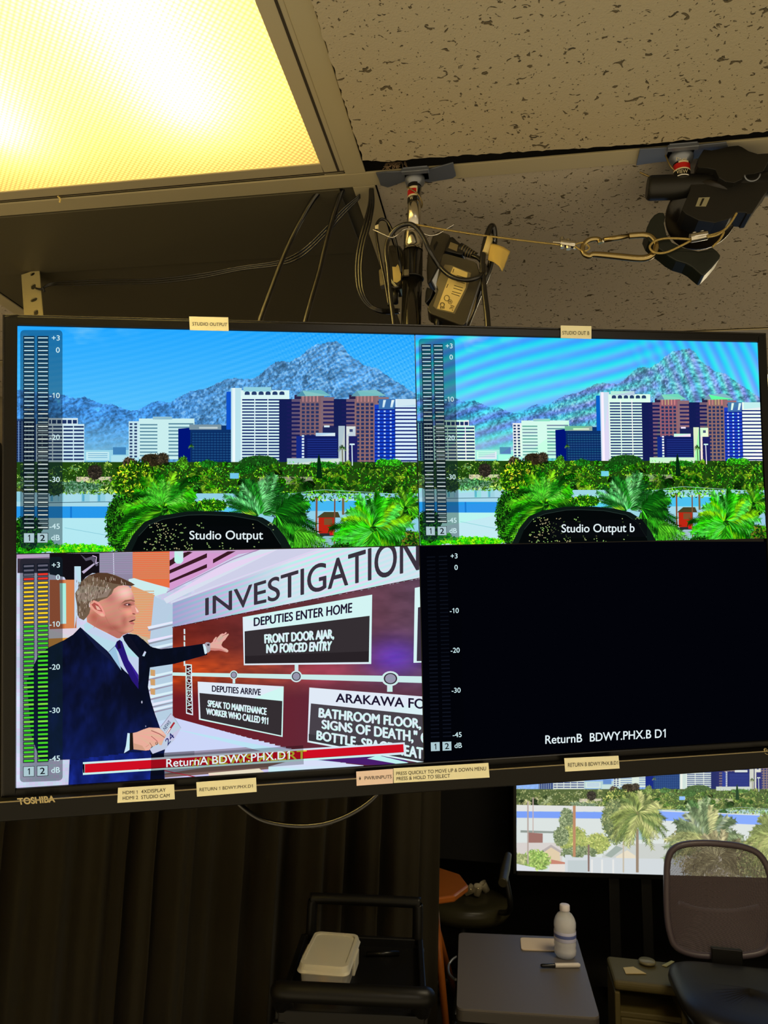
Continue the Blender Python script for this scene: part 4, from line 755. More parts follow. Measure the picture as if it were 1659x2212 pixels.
# ------------------------------------------------------------------ the wall monitor with its four pictures
def rotvec(w):
    t = np.linalg.norm(w); k = w / t; K = np.array([[0, -k[2], k[1]], [k[2], 0, -k[0]], [-k[1], k[0], 0]]); return np.eye(3) + math.sin(t) * K + (1 - math.cos(t)) * K @ K
def frame4(R, p): return Matrix([[*map(float, R[i]), float(p[i])] for i in range(3)] + [[0, 0, 0, 1]])
TVR = rotvec(np.array([0.1404, -0.0486, 0.3187])); TVP = np.array([-0.1153, 0.8827, 1.7412]); SW, SH = .941, .941 * 9 / 16
def on_plate(R, P, yoff=0.0):
    Ci = R.T @ (CAM - P); RM = R.T @ M
    def f(q):
        q = np.atleast_2d(np.asarray(q, float)); v = np.stack([(q[:, 0] - CX) / F_PX, (q[:, 1] - CY) / F_PX, np.ones(len(q))], 1) @ RM.T
        k = (yoff - Ci[1]) / v[:, 1]; return np.stack([Ci[0] + v[:, 0] * k, Ci[2] + v[:, 2] * k], 1)
    return f
tv_at = on_plate(TVR, TVP)
tv = thing('television', 'large wall monitor split in four pictures, hung from the ceiling pole', 'television', mtx=frame4(TVR, TVP))
bezel_m = mat('bezel_gloss', (16, 15, 13), .3, spec=.3); back_m = mat('back_black', (14, 14, 14), .5); lip_m = mat('bottom_bezel', (15, 14, 11), .42, spec=.25)
x0, x1, z0, z1_ = -SW / 2, SW / 2, -SH / 2, SH / 2
bl, br, bt, bb_ = .0135, .0105, .0112, .0085
b = MB()
for (a, c, d_, e) in ((x0 - bl, x0, z0 - bb_, z1_ + bt), (x1, x1 + br, z0 - bb_, z1_ + bt), (x0, x1, z1_, z1_ + bt), (x0, x1, z0 - bb_, z0)):
    b.box(((a + c) / 2, .012, (d_ + e) / 2), (c - a, .030, e - d_))
b.build('bezel', bezel_m, tv, bevel=.0016, local=True)
b = MB(); e = .0022
for (a, c, d_, e_) in ((x0 - bl - e, x0 - bl, z0 - bb_, z1_ + bt + e), (x1 + br, x1 + br + e, z0 - bb_, z1_ + bt + e), (x0 - bl, x1 + br, z1_ + bt, z1_ + bt + e)):
    b.box(((a + c) / 2, .016, (d_ + e_) / 2), (c - a, .034, e_ - d_))
b.build('side_rim', mat('rim_black', (30, 28, 24), .22), tv, bevel=.0008, local=True)
b = MB(); zl = z0 - bb_; b.prism([(x0 - bl - .003, -.006, zl), (x0 - bl - .003, -.0145, zl - .0015), (x0 - bl - .003, -.0145, zl - .0225), (x0 - bl - .003, .006, zl - .030), (x0 - bl - .003, .03, zl - .030), (x0 - bl - .003, .03, zl)], (SW + bl + br + .006, 0, 0)); b.build('bottom_bezel', lip_m, tv, bevel=.0012, local=True)
MB().prism([(x0 - bl - .0028, -.0138, zl - .0010), (x0 - bl - .0028, -.0148, zl - .0014), (x0 - bl - .0028, -.0148, zl - .0022), (x0 - bl - .0028, -.0138, zl - .0022)], (SW + bl + br + .0056, 0, 0)).build('bezel_highlight', mat('highlight_satin', (150, 138, 104), .3, .3), tv, local=True)  # pale strip painted in as the lamp's highlight along the bezel edge
b = MB(); b.box((0, .040, 0), (SW + .01, .026, SH + .02)); b.box((0, .07, -.10), (SW * .8, .06, SH * .55)); b.build('back_cover', back_m, tv, bevel=.006, local=True)
b = MB(); b.box((-.03, .058, .09), (.16, .012, .10)); b.box((-.03, .058, .09), (.30, .010, .03)); b.build('wall_bracket', back_m, tv, bevel=.002, local=True)
glass = mat('panel_glass', (2, 2, 4), .12, spec=.35)
scr = MB().box((0, .003, 0), (SW + .001, .005, SH + .001)).build('screen', glass, tv, local=True)
def plate(fn, dx=0, dz=0): return lambda q: fn(q) + np.array([dx, dz])
ZF = 0.0002
sk = skyline(); base_n = len(sk.T); sk_l = sk.l
def copy_pic(p): q = Pic(); q.T = list(p.T); q.C = list(p.C); q.L = list(p.L); q.l = p.l; return q
qa = copy_pic(sk); studio_chair(qa); gap = .0006
RA = (x0, -gap, gap, z1_); RB = (gap, x1, gap, z1_); RC = (x0, -gap, z0, -gap); RD = (gap, x1, z0, -gap)
qa.bake('city_picture', scr, tv_at, RA, ZF, post=saturate(moire('a')), label='city picture in the upper left quarter with a chair back in front')
qa.bake('city_picture', scr, plate(tv_at, SW / 2, 0), RB, ZF, post=saturate(moire('b')), label='city picture in the upper right quarter')
NW = newscast()
def cast_moire(c, C):
    w = np.sin((c[:, 1] + .3 * c[:, 0]) / 10.5 * 2 * np.pi)[:, None]; k = np.clip((C.mean(1) - 90) / 120, 0, 1)[:, None]; return np.clip(C + k * w * np.array([9, -7, 2.]), 0, 255)
NW.bake('newscast_picture', scr, tv_at, RC, ZF, post=cast_moire, label='newscast picture of a man in a navy suit pointing at a board')
p = Pic(); p.rect(900, 1170, 1700, 1660, (2, 3, 9)); p.bake('blank_picture', scr, tv_at, RD, ZF, label='black picture in the lower right quarter')
ZM = ZF - (max(qa.l, NW.l) + 20) * 3e-6; print('layers', qa.l, NW.l)
for kind, dx, dz, r in (('idle', 0, 0, RA), ('idle', SW / 2, 0, RB), ('live', 0, -SH / 2, RC), ('off', SW / 2, -SH / 2, RD)):
    p = Pic(); meter(p, kind); p.bake('level_meter', scr, plate(tv_at, dx, dz), r, ZM)
WT = (226, 240, 244)
caps = [('Studio Output', [(410, 1147), (568, 1146), (568, 1165), (410, 1165)], [(396, 1137), (583, 1137), (583, 1173), (396, 1173)], .25, RA),
        ('Studio Output b', [(1212, 1133), (1369, 1131), (1369, 1149), (1212, 1150)], [(1187, 1126), (1396, 1121), (1396, 1159), (1187, 1164)], .8, RB),
        ('ReturnA BDWY.PHX.D1', [(360, 1639), (626, 1621), (626, 1638), (360, 1656)], [(327, 1632), (655, 1609), (656, 1650), (327, 1675)], .48, RC),
        ('ReturnB', [(1177, 1588), (1256, 1584), (1256, 1602), (1177, 1606)], None, 0, RD), ('BDWY.PHX.B D1', [(1273, 1583), (1436, 1574), (1436, 1592), (1273, 1601)], None, 0, RD)]
for t, q, bx, al, r in caps:
    p = Pic()
    if bx: p.poly(bx, (8, 10, 14), al)
    p.text(t, q, WT, .012); p.bake('caption', scr, tv_at, r, ZM)
# brand lettering and the tape labels
def ink(s, q, yoff, m, parent, name='lettering', bold=0.0):
    fn = on_plate(TVR, TVP, yoff); T = text_quad(s, q, bold); Q = fn(T.reshape(-1, 2)).reshape(-1, 3, 2)
    b = MB()
    for t in Q: b.add([(t[k][0], yoff, t[k][1]) for k in range(3)], [(0, 1, 2)])
    return b.build(name, m, parent, local=True)
silver = mat('logo_silver', (196, 180, 130), .35, .3)
ink('TOSHIBA', [(37, 1725), (118, 1719), (119.5, 1732), (40, 1738)], -.0147, silver, tv, 'brand_lettering', .035)
ink('fire', [(1649, 1616.5), (1671, 1615.5), (1671, 1623), (1650, 1624)], -.0147, silver, tv, 'logo_lettering')
fn = on_plate(TVR, TVP, -.0148); sm = fn([(1652, 1626.5), (1656, 1629), (1661, 1630), (1668, 1628.5)])
MB().tube([(a, -.0148, c) for a, c in sm], .0004, 5).build('logo_smile', silver, tv, local=True)
tape_y = mat('label_tape_yellow', (255, 252, 214), .5); tape_p = mat('label_tape_peach', (255, 230, 220), .5); inkm = mat('label_ink', (52, 42, 24), .7)
def label(q, yoff, m, lines, desc, m2=None):
    fn = on_plate(TVR, TVP, yoff); Q = fn(q); b = MB(); b.prism([(a, yoff, c) for a, c in Q], (0, .0006, 0)); o = b.build('label_tape', m, tv, local=True, label=desc)
    for s, qq in lines: ink(s, qq, yoff - .0003, inkm, o)
    return o
label([(408.5, 683.5), (493, 685.5), (494, 715), (410, 713)], -.0052, tape_y, [('STUDIO OUTPUT', [(415.5, 696), (491, 697.5), (490.5, 704.5), (415.5, 703)])], 'yellow label reading STUDIO OUTPUT')
label([(1211.5, 703), (1277.5, 704.5), (1277.5, 732), (1211.5, 730)], -.0052, tape_y, [('STUDIO OUT B', [(1215, 715), (1273, 715.5), (1273, 723.5), (1215, 722.5)])], 'yellow label reading STUDIO OUT B')
label([(255, 1702), (376, 1694.5), (377.5, 1726.5), (253.5, 1734.5)], -.0150, tape_y, [('HDMI 1', [(265, 1709), (297, 1707.5), (297, 1714.5), (265, 1716)]), ('4XDISPLAY', [(305, 1706.5), (358, 1702.5), (358, 1710), (305, 1714)]), ('HDMI 2', [(265, 1721), (298, 1719), (298, 1726), (265, 1728)]), ('STUDIO CAM', [(305, 1718.5), (366.5, 1714.5), (366.5, 1722), (305, 1726)])], 'yellow label with two lines about HDMI inputs')
label([(424, 1690), (553, 1680), (554.5, 1710.5), (425.5, 1721)], -.0150, tape_y, [('RETURN 1 BDWY.PHX.D1', [(431, 1702.5), (546, 1694.5), (546, 1701), (431, 1709.5)])], 'yellow label reading RETURN 1')
label([(769.5, 1667), (849, 1661), (849, 1692), (770.5, 1697.5)], -.0150, tape_p, [('PWR/INPUTS', [(787.5, 1677.5), (846, 1674), (846, 1681), (787.5, 1685)])], 'peach label with an arrow reading PWR/INPUTS')
a = on_plate(TVR, TVP, -.0154); b = MB()
for q in ([(776.6, 1678), (778.2, 1678), (778.4, 1682), (776.8, 1682)], [(774.8, 1681.5), (780.2, 1681), (777.7, 1685.5)]): b.add([(u, -.0154, w) for u, w in a(q)], [tuple(range(len(q)))])
b.build('arrow_mark', inkm, tv, local=True)
label([(850, 1660), (1055, 1648), (1057.5, 1679.5), (850.5, 1691.5)], -.0150, tape_y, [('PRESS QUICKLY TO MOVE UP & DOWN MENU', [(856, 1667.5), (1050, 1656), (1050, 1664), (856, 1674.5)]), ('PRESS & HOLD TO SELECT', [(856.5, 1679), (972, 1672), (972, 1679.5), (856.5, 1686)])], 'long yellow label with two lines on menu keys')
label([(1219, 1638), (1336, 1632.5), (1338.5, 1660), (1221, 1667)], -.0150, tape_y, [('RETURN B BDWY.PHX.B.D1', [(1227, 1648.5), (1335, 1644), (1335, 1651.5), (1227, 1657)])], 'yellow label reading RETURN B')

# ------------------------------------------------------------------ hardware under the ceiling
chrome = mat('chrome', (210, 206, 196), .18, 1.0); steel = mat('steel', (132, 138, 150), .34, .6); galv = mat('galvanised', (206, 192, 136), .42, .2, bump=.1, scale=60)
blackpl = mat('black_plastic', (26, 25, 22), .35); rubber = mat('black_cable', (20, 19, 17), .24, coat=.7); blackmetal = mat('black_powder', (22, 21, 18), .45, bump=.08, scale=500)
redlab = mat('red_sticker', (196, 30, 24), .4); blklab = mat('black_sticker', (20, 17, 12), .4); whlab = mat('white_sticker', (226, 214, 176), .5)
def Z(p, q, y): return at_y(p, q, y)
# clamp 1 with its stud, and the mounting pole below
def clamp(px, py, jl, jr, plate, desc, stud):
    root = thing('ceiling_clamp', desc, 'ceiling clamp', at_z(px, py, 2.296))
    b = MB(); b.prism([at_z(*q, 2.2945) for q in jl], (0, 0, -.002)); b.build('jaw', steel, root, bevel=.0005)
    b = MB(); b.prism([at_z(*q, 2.2945) for q in jr], (0, 0, -.002)); b.build('jaw', steel, root, bevel=.0005)
    b = MB(); c = at_z(*plate, 2.2905); b.box(c, (.040, .008, .006)); b.box(c + [0, .010, .003], (.036, .030, .002)); b.build('jaw_plate', steel, root, bevel=.0008)
    p0, p1, r = stud; p0 = np.array(p0); p1 = np.array(p1)
    b = MB(); b.lathe([(0, 0), (r * 1.45, 0), (r * 1.5, .004), (r * 1.35, .009), (r * 1.05, .012), (r * 1.02, .014)], (p0[0], p0[1], 2.2925), (0, 0, -1)); b.build('collar', steel, root)
    b = MB(); b.cyl((p0[0], p0[1], 2.292), p1, r, n=28); b.build('stud', chrome, root)
    return root
pyy = .943; pxx = float(at_y(893, 520, pyy)[0])
c1 = clamp(893, 378, [(812, 372), (836, 369), (884, 368), (889, 384), (838, 403), (822, 398), (818, 385)], [(905, 384), (912, 368), (979, 349), (981, 362), (984, 371), (985, 378), (978, 383), (925, 392)], (897, 369), 'silver drop ceiling clamp holding the pole above the monitor', ((pxx, pyy), (pxx, pyy, 2.19), .0098))
def band(root, x, y, z0, z1, r, m, a0, a1, name='sticker_band'):
    b = MB(); n = 14
    for k in range(n):
        t0, t1 = math.radians(a0 + (a1 - a0) * k / n), math.radians(a0 + (a1 - a0) * (k + 1) / n)
        b.add([(x + r * math.cos(t), y + r * math.sin(t), z) for t, z in ((t0, z0), (t1, z0), (t1, z1), (t0, z1))], [(0, 1, 2, 3)], True)
    return b.build(name, m, root)
def zat(p, q, y): return float(at_y(p, q, y)[2])
lb = band(c1, pxx, pyy, zat(890, 434, .933), zat(890, 386, .933), .01025, whlab, 190, 300)
band(lb, pxx, pyy, zat(890, 401, .933), zat(890, 387, .933), .01035, blklab, 190, 300, 'black_patch'); band(lb, pxx, pyy, zat(890, 418, .933), zat(890, 406, .933), .01035, redlab, 190, 292, 'red_patch'); band(lb, pxx, pyy, zat(890, 434, .933), zat(890, 422, .933), .01035, blklab, 190, 300, 'black_patch')
wq = text_quad('W', [(884.5, 424), (892, 423.5), (892.5, 430.5), (885, 431)]); bq = MB()
for t in wq: bq.add([at_y(t[k][0], t[k][1], .9320) for k in range(3)], [(0, 1, 2)])
bq.build('letter', whlab, lb)
pole = thing('mounting_pole', 'black pole with a chrome collar, carrying the monitor', 'pole', (pxx, pyy, 1.865))
ZK = float(at_y(890, 516, .943)[2])
MB().cyl((pxx, pyy, ZK - .018), (pxx, pyy, 1.865), .0142, n=32).build('sleeve', mat('pole_black', (18, 17, 14), .16, coat=.6), pole)
MB().lathe([(.0098, .012), (.0118, .012), (.0132, .010), (.0136, .007), (.0136, -.013), (.0128, -.015), (.0140, -.017), (.0144, -.020)], (pxx, pyy, ZK), (0, 0, 1)).build('collar', chrome, pole)
tie = thing('cable_tie', 'black cable tie round the pole, square head in front', 'cable tie', Z(882, 594, .925))
zt = zat(885, 593, .93); MB().tube([(pxx + .0152 * math.cos(t), pyy + .0152 * math.sin(t), zt) for t in np.linspace(0, 2 * np.pi, 25)[:-1]], .0014, 6, close=True, smooth_pts=0).build('strap', blackpl, tie)
b = MB(); b.box((pxx - .006, pyy - .0162, zt + .001), (.007, .004, .009)); b.build('tie_head', mat('tie_head', (90, 84, 70), .35), tie, bevel=.0006)

# clamp 2 at right with the black grip head
sx, sy = float(at_y(1471, 345, .943)[0]), .943
c2 = clamp(1471, 326, [(1374, 355), (1382, 320), (1450, 316), (1456, 344), (1400, 351)], [(1484, 314), (1569, 305), (1574, 318), (1560, 330), (1486, 343)], (1475, 318), 'silver drop ceiling clamp carrying the black grip head', ((sx, sy), (sx, sy, zat(1475, 388, .943)), .0110))
lb = band(c2, sx, sy, zat(1473, 376, .932), zat(1471, 330, .932), .0113, blklab, 190, 350); band(lb, sx, sy, zat(1473, 361, .932), zat(1472, 349, .932), .0114, redlab, 190, 350, 'red_patch'); band(lb, sx, sy, zat(1473, 350, .932), zat(1472, 346, .932), .01145, whlab, 240, 310, 'white_patch'); band(lb, sx, sy, zat(1473, 364, .932), zat(1472, 361, .932), .0114, whlab, 190, 350, 'white_patch')
wq = text_quad('MSE', [(1461, 338), (1484, 336), (1484, 344), (1461, 346)]); wq = np.concatenate([wq, text_quad('VIEW', [(1461, 367), (1486, 365), (1486, 373), (1461, 375)])]); bq = MB()
for t in wq: bq.add([at_y(t[k][0], t[k][1], .9312) for k in range(3)], [(0, 1, 2)])
bq.build('letters', whlab, lb)
def zq(pts, y, k=5.74, ox=1370, oy=300): return [at_y(ox + a / k, oy + c / k, y) for a, c in pts]
gh = thing('grip_head', 'black grip head with wing knobs hanging below the right ceiling clamp', 'grip head', zq([(700, 620)], .95)[0])
MB().prism(zq([(700, 560), (860, 465), (1000, 410), (1400, 425), (1640, 410), (1690, 600), (1600, 705), (1460, 925), (1400, 932), (1390, 915), (1270, 910), (1180, 990), (1000, 1040), (800, 1010), (640, 930), (590, 880), (690, 640)], .935), (0, .034, 0)).build('body', blackmetal, gh, bevel=.003)
a0, a1 = zq([(160, 612), (1760, 560)], .950); MB().tube([a0, a0 + (a1 - a0) * .02, a0 + (a1 - a0) * .03, a1], [.0140, .0162, .0165, .0165], 28, smooth_pts=0).build('cross_tube', blackmetal, gh)
MB().prism(zq([(785, 330), (800, 230), (862, 130), (960, 140), (1060, 122), (1180, 92), (1290, 80), (1340, 100), (1420, 150), (1530, 185), (1659, 178), (1760, 176), (1760, 250), (1660, 280), (1600, 400), (1490, 432), (1400, 440), (1340, 500), (1240, 545), (1140, 530), (1050, 480), (1005, 380), (900, 360), (800, 356)], .925), (0, .024, 0)).build('wing_knob', blackpl, gh, bevel=.004)
b = MB(); c = zq([(1465, 440)], .922)[0]; b.tube([c + .0095 * np.array([math.cos(t), -.2 * math.sin(t), math.sin(t) * .9]) for t in np.linspace(math.pi, 2 * math.pi, 12)], .0011, 6, smooth_pts=0).build('ring', steel, gh)
dc = zq([(850, 880)], .990)[0]; dv = zq([(812, 985)], .955)[0] - dc; L = np.linalg.norm(dv); dv /= L
MB().lathe([(0, -.01), (.044, -.01), (.046, -.006), (.046, .010), (.0435, .012), (.0435, .016), (.0465, .018), (.0465, .034), (.044, .038), (.020, .040), (0, .040)], dc, dv, 44).build('swivel_disc', mat('disc_black', (30, 26, 22), .22), gh)
MB().tube([dc + dv * .0135 + .0442 * (math.cos(t) * np.cross(dv, [0, 1, 0]) / np.linalg.norm(np.cross(dv, [0, 1, 0])) + math.sin(t) * np.cross(dv, np.cross(dv, [0, 1, 0])) / np.linalg.norm(np.cross(dv, [0, 1, 0]))) for t in np.linspace(0, 2 * math.pi, 41)[:-1]], .0010, 6, close=True, smooth_pts=0).build('disc_ring', steel, gh)
MB().prism(zq([(140, 1170), (160, 1090), (200, 1000), (250, 940), (300, 912), (370, 915), (385, 960), (370, 1040), (400, 1180), (470, 1280), (620, 1350), (800, 1390), (900, 1370), (965, 1340), (1030, 1390), (1072, 1440), (1060, 1480), (960, 1600), (870, 1690), (840, 1692), (790, 1650), (720, 1590), (640, 1545), (520, 1510), (430, 1460), (360, 1400), (250, 1320), (180, 1260)], .945), (0, .028, 0)).build('lock_knob', mat('knob_green_black', (24, 30, 25), .38), gh, bevel=.0045)
b = MB(); b.prism(zq([(800, 728), (940, 722), (890, 836), (760, 836)], .9345), (0, .0006, 0)); st = b.build('sticker', mat('sticker_pale', (150, 146, 118), .6), gh)
b = MB(); b.prism(zq([(845, 738), (872, 737), (830, 828), (808, 828)], .9340), (0, .0003, 0)); b.build('sticker_print', blklab, st)
# safety wire, carabiner, wire loop
wire_m = mat('wire_rope', (190, 168, 104), .35, .8, bump=.6, scale=900)
sw = thing('safety_wire', 'taut steel safety wire from the pole to the carabiner', 'wire', Z(1060, 514, .95))
MB().tube([Z(879, 482, .930), Z(1000, 502.5, .937), Z(1120, 518.5, .943), Z(1222, 530.5, .95), Z(1240, 533, .95)], .0014, 8).build('wire', wire_m, sw)
zk = lambda pts, y=.948: [at_y(1190 + a / 4.74, 470 + c / 4.74, y) for a, c in pts]
b = MB(); a = zk([(100, 258), (250, 282)]); b.cyl(a[0], a[1], .0052, n=16); a = zk([(112, 205), (118, 310)]); b.cyl(a[0], a[1], .0032, n=12); a = zk([(175, 225), (180, 325)]); b.cyl(a[0], a[1], .0038, n=12); a = zk([(238, 240), (244, 325)]); b.cyl(a[0], a[1], .0022, n=10); a = zk([(20, 250), (110, 256)]); b.cyl(a[0], a[1], .0014, n=8); b.build('ferrule', chrome, sw, bevel=.0004)
MB().tube(zk([(250, 275), (300, 258), (350, 262), (392, 300), (380, 330), (330, 345), (270, 310), (250, 288)], .946), .0012, 8).build('eye_loop', wire_m, sw)
brass = mat('carabiner_metal', (176, 158, 112), .24, 1.0)
ca = thing('carabiner', 'steel carabiner joining the two safety wires', 'carabiner', zk([(680, 320)])[0])
MB().tube(zk([(505, 262), (490, 225), (440, 220), (385, 235), (335, 280), (322, 330), (345, 375), (395, 395), (440, 378), (620, 392), (880, 418), (985, 410), (1050, 370), (1078, 310), (1070, 255), (1025, 200), (960, 180), (870, 182), (800, 188)]), [.0033, .0033, .0034, .0036, .0036, .0036, .0036, .0036, .0042, .0046, .0046, .0045, .0043, .0043, .0043, .0042, .0042, .0042], 14).build('body', brass, ca)
MB().tube(zk([(540, 228), (800, 190)]), .0036, 14, smooth_pts=0).build('gate', brass, ca)
MB().cyl(*zk([(528, 216), (536, 256)], .947), .0016, n=10).build('gate_pin', chrome, ca)
lw = thing('wire_loop', 'steel wire loop between the carabiner and the grip head', 'wire', zk([(1300, 260)])[0])
MB().tube(zk([(1430, 222), (1330, 215), (1210, 212), (1120, 222), (1050, 250), (1012, 300), (1040, 345), (1110, 365), (1200, 350), (1320, 295), (1430, 238)], .940), .0016, 8).build('eye_loop', wire_m, lw)
b = MB(); a = zk([(1425, 212), (1600, 178)], .938); b.cyl(a[0], a[1], .0062, n=16)
for q in ((1470, 165), (1550, 150)): b.tube(zk([(q[0] - 30, q[1] + 60), (q[0] - 30, q[1] + 10), (q[0], q[1] - 14), (q[0] + 28, q[1]), (q[0] + 30, q[1] + 50)], .936), .0012, 6)
b.build('ferrule', chrome, lw, bevel=.0004)
MB().tube(zq([(900, 1205), (1000, 1180), (1100, 1140), (1180, 1060), (1240, 970), (1270, 920)], .914) , .0016, 8).build('wire', wire_m, lw)
MB().tube(zq([(905, 1220), (1020, 1195), (1110, 1150), (1060, 1250), (970, 1340)], .910), .0014, 8).build('wire', wire_m, lw)
tag(MB().tube([Z(1430, 305, .956), Z(1436, 330, .94), Z(1448, 358, .936), Z(1462, 372, .942), Z(1478, 378, .95)], .0012, 6).build('tie_wire', mat('tie_wire', (150, 130, 84), .4, .7)), 'thin tie wire hanging from the ceiling gap to the grip head', 'wire')
tag(MB().tube([Z(1382, 372, .95), Z(1404, 382, .952), Z(1424, 390, .956), Z(1450, 386, .956)], .0013, 6).build('tie_wire', mat('tie_wire', (150, 130, 84), .4, .7)), 'loose wire end sticking out left of the grip head', 'wire')
tag(MB().tube([Z(1000, 340, .95), Z(985, 362, .945), Z(960, 378, .945), Z(930, 386, .95), Z(912, 384, .955)], .0016, 6).build('tie_wire', mat('tie_wire', (150, 130, 84), .4, .7)), 'twisted wire from the ceiling gap to the pole clamp', 'wire')
tag(MB().tube([Z(879, 404, .934), Z(888, 409, .931), Z(900, 417, .931), Z(908, 428, .936), Z(912, 440, .943), Z(910, 449, .949)], .0011, 6).build('tie_wire', mat('tie_wire', (150, 130, 84), .4, .7)), 'wire wrapped round the red and black sticker of the stud', 'wire')
tag(MB().tube([Z(806, 496, 0.9210), Z(815, 500, 0.9210), Z(830, 507, 0.9210), Z(846, 513, 0.9220), Z(857, 508, 0.9230), Z(870, 497, 0.9260), Z(885, 494, 0.9275), Z(903, 496, 0.9280), Z(912, 503, 0.9290), Z(928, 509, 0.9340), Z(945, 506, 0.9360), Z(962, 496, 0.9380), Z(982, 484, 0.9400)], .0011, 8).build('hook_wire', chrome), 'bent bright wire hook lying round the pole collar', 'wire')
fz = thing('fluff_scrap', 'grey fibre scrap hanging out of the ceiling gap beside the pole clamp', 'scrap', at_z(845, 358, 2.294)); b = MB()
for i in range(40):
    u = RNG.uniform(0, 1); a = np.array([832 + 46 * u, 352 - 4 * u]); b.tube([at_y(a[0], a[1], .93), at_y(a[0] + RNG.uniform(-6, 6), a[1] + RNG.uniform(3, 8), .928), at_y(a[0] + RNG.uniform(-10, 8), a[1] + RNG.uniform(6, 16), .926)], .0006, 4, smooth_pts=3)
b.build('fibres', mat('fibre', (150, 126, 98), .95), fz)

# power adapters and their leads
adp = mat('adapter_black', (66, 62, 50), .30); adp_panel = mat('adapter_panel', (120, 110, 80), .42); slab = mat('adapter_label', (226, 204, 130), .4)
def zb(pts, y): return [at_y(900 + a / 6.91, 450 + c / 6.91, y) for a, c in pts]
pa = thing('power_adapter', 'black power adapter with pale rating label hanging beside the pole', 'power adapter', zb([(540, 1190)], .965)[0])
face = zb([(372, 712), (392, 682), (440, 676), (860, 792), (900, 820), (960, 1000), (955, 1060), (745, 1700), (700, 1745), (640, 1740), (200, 1570), (165, 1530), (160, 1480), (320, 1190), (290, 1130)], .945)
MB().prism(face, (-.002, .030, 0)).build('case', adp, pa, bevel=.004, seg=3)
pn = MB().prism(zb([(420, 836), (520, 850), (815, 965), (760, 1180), (570, 1575), (300, 1510), (245, 1460), (325, 1220), (290, 1130), (360, 960)], .9446), (0, .001, 0)).build('raised_panel', adp_panel, pa, bevel=.0004)
rl = MB().prism(zb([(545, 872), (760, 960), (735, 1180), (545, 1550), (305, 1495), (470, 1050)], .9440), (0, .0005, 0)).build('rating_label', slab, pa)
def ink3(T, y, m, par, k=6.91, ox=900, oy=450):
    b = MB()
    for t in T: b.add([at_y(ox + q[0] / k, oy + q[1] / k, y) for q in t], [(0, 1, 2)])
    b.build('label_print', m, par)
ikm = mat('print_brown', (84, 70, 34), .6)
ink3(np.concatenate([text_quad('CE', [(350, 1400), (352, 1500), (410, 1500), (420, 1408)], .02), text_quad('EAC', [(560, 1460), (535, 1535), (490, 1500), (515, 1440)], .02)]), .9436, ikm, rl)
b = MB()
for (cx, cy, r) in ((450, 1340, 38), (500, 1395, 28), (500, 1395, 10)): b.tube(zb([(cx + r * math.cos(t), cy + r * 1.1 * math.sin(t)) for t in np.linspace(0, 6.28, 21)[:-1]], .9437), .00035, 4, close=True, smooth_pts=0)
for (u0, v0, u1, v1) in ((445, 1185, 470, 1130), (540, 960, 556, 905), (600, 1000, 740, 1040), (590, 1020, 730, 1060), (560, 1150, 690, 1190), (550, 1190, 680, 1230), (530, 1240, 660, 1275), (520, 1270, 640, 1310), (600, 1090, 720, 1120)): b.tube(zb([(u0, v0), (u1, v1)], .9437), .00045, 4, smooth_pts=0)
b.build('symbol_marks', ikm, rl)
MB().lathe([(.0065, 0), (.0062, .006), (.0052, .008), (.0058, .010), (.0046, .013), (.0050, .016), (.0034, .02), (.0034, .04)], zb([(330, 1620)], .96)[0], zb([(300, 1800)], .96)[0] - zb([(330, 1620)], .96)[0]).build('strain_relief', blackpl, pa)
MB().prism(zb([(150, 1170), (255, 1215), (210, 1340), (140, 1420), (118, 1400), (130, 1240)], .955), (.004, .016, 0)).build('plug_lug', blackpl, pa, bevel=.002)
pb = thing('power_adapter', 'black power adapter tucked behind the labelled one, plug on top', 'power adapter', zb([(300, 700)], .985)[0])
MB().prism(zb([(160, 640), (240, 380), (330, 330), (500, 390), (470, 560), (330, 860), (210, 1090), (150, 1120), (140, 900)], .968), (.004, .03, 0)).build('case', adp, pb, bevel=.004, seg=3)
MB().prism(zb([(250, 560), (300, 480), (320, 510), (260, 640)], .9675), (0, .002, 0)).build('side_slot', blackpl, pb, bevel=.0005)
pl = MB(); pl.prism(zb([(405, 640), (490, 425), (540, 420), (620, 500), (720, 575), (690, 690), (640, 690), (440, 640)], .955), (.002, .018, 0)); pl.build('plug', blackpl, pb, bevel=.002)
MB().prism(zb([(505, 500), (622, 545), (600, 640), (470, 590)], .9545), (0, .001, 0)).build('plug_face', mat('plug_face', (120, 108, 76), .4), pb, bevel=.0004)
a0, a1 = zb([(640, 600), (900, 720)], .962); MB().tube([a0, a0 + (a1 - a0) * .3, a0 + (a1 - a0) * .7, a1], [.0085, .0078, .006, .0045], 16, smooth_pts=4).build('strain_relief', blackpl, pb)
b = MB()
for k in range(6):
    c = a0 + (a1 - a0) * (.2 + k * .13); d_ = (a1 - a0) / np.linalg.norm(a1 - a0); b.cyl(c - d_ * .0007, c + d_ * .0007, .0082 - k * .0005, n=16)
b.build('relief_ribs', mat('relief_ribs', (110, 100, 72), .4), pb)
pc = thing('power_adapter', 'glossy black power adapter strapped behind the pole on the left', 'power adapter', Z(845, 600, 1.0))
def zc(pts, y): return [at_y(750 + a / 7.625, 400 + c / 7.625, y) for a, c in pts]
MB().prism(zc([(650, 980), (860, 960), (960, 1100), (960, 1560), (880, 1700), (760, 1700), (640, 1560), (600, 1250)], 1.0), (0, .032, 0)).build('case', mat('adapter_gloss', (40, 37, 30), .12, coat=.6), pc, bevel=.006, seg=3)
MB().prism(zc([(740, 1340), (800, 1345), (830, 1300), (890, 1400), (880, 1560), (820, 1605), (760, 1590)], .9990), (0, .001, 0)).build('rating_label', slab, pc, bevel=.0004)
MB().cyl(zc([(780, 1690)], 1.012)[0], zc([(800, 1950)], 1.012)[0], .0075, .004, 16).build('strain_relief', blackpl, pc)
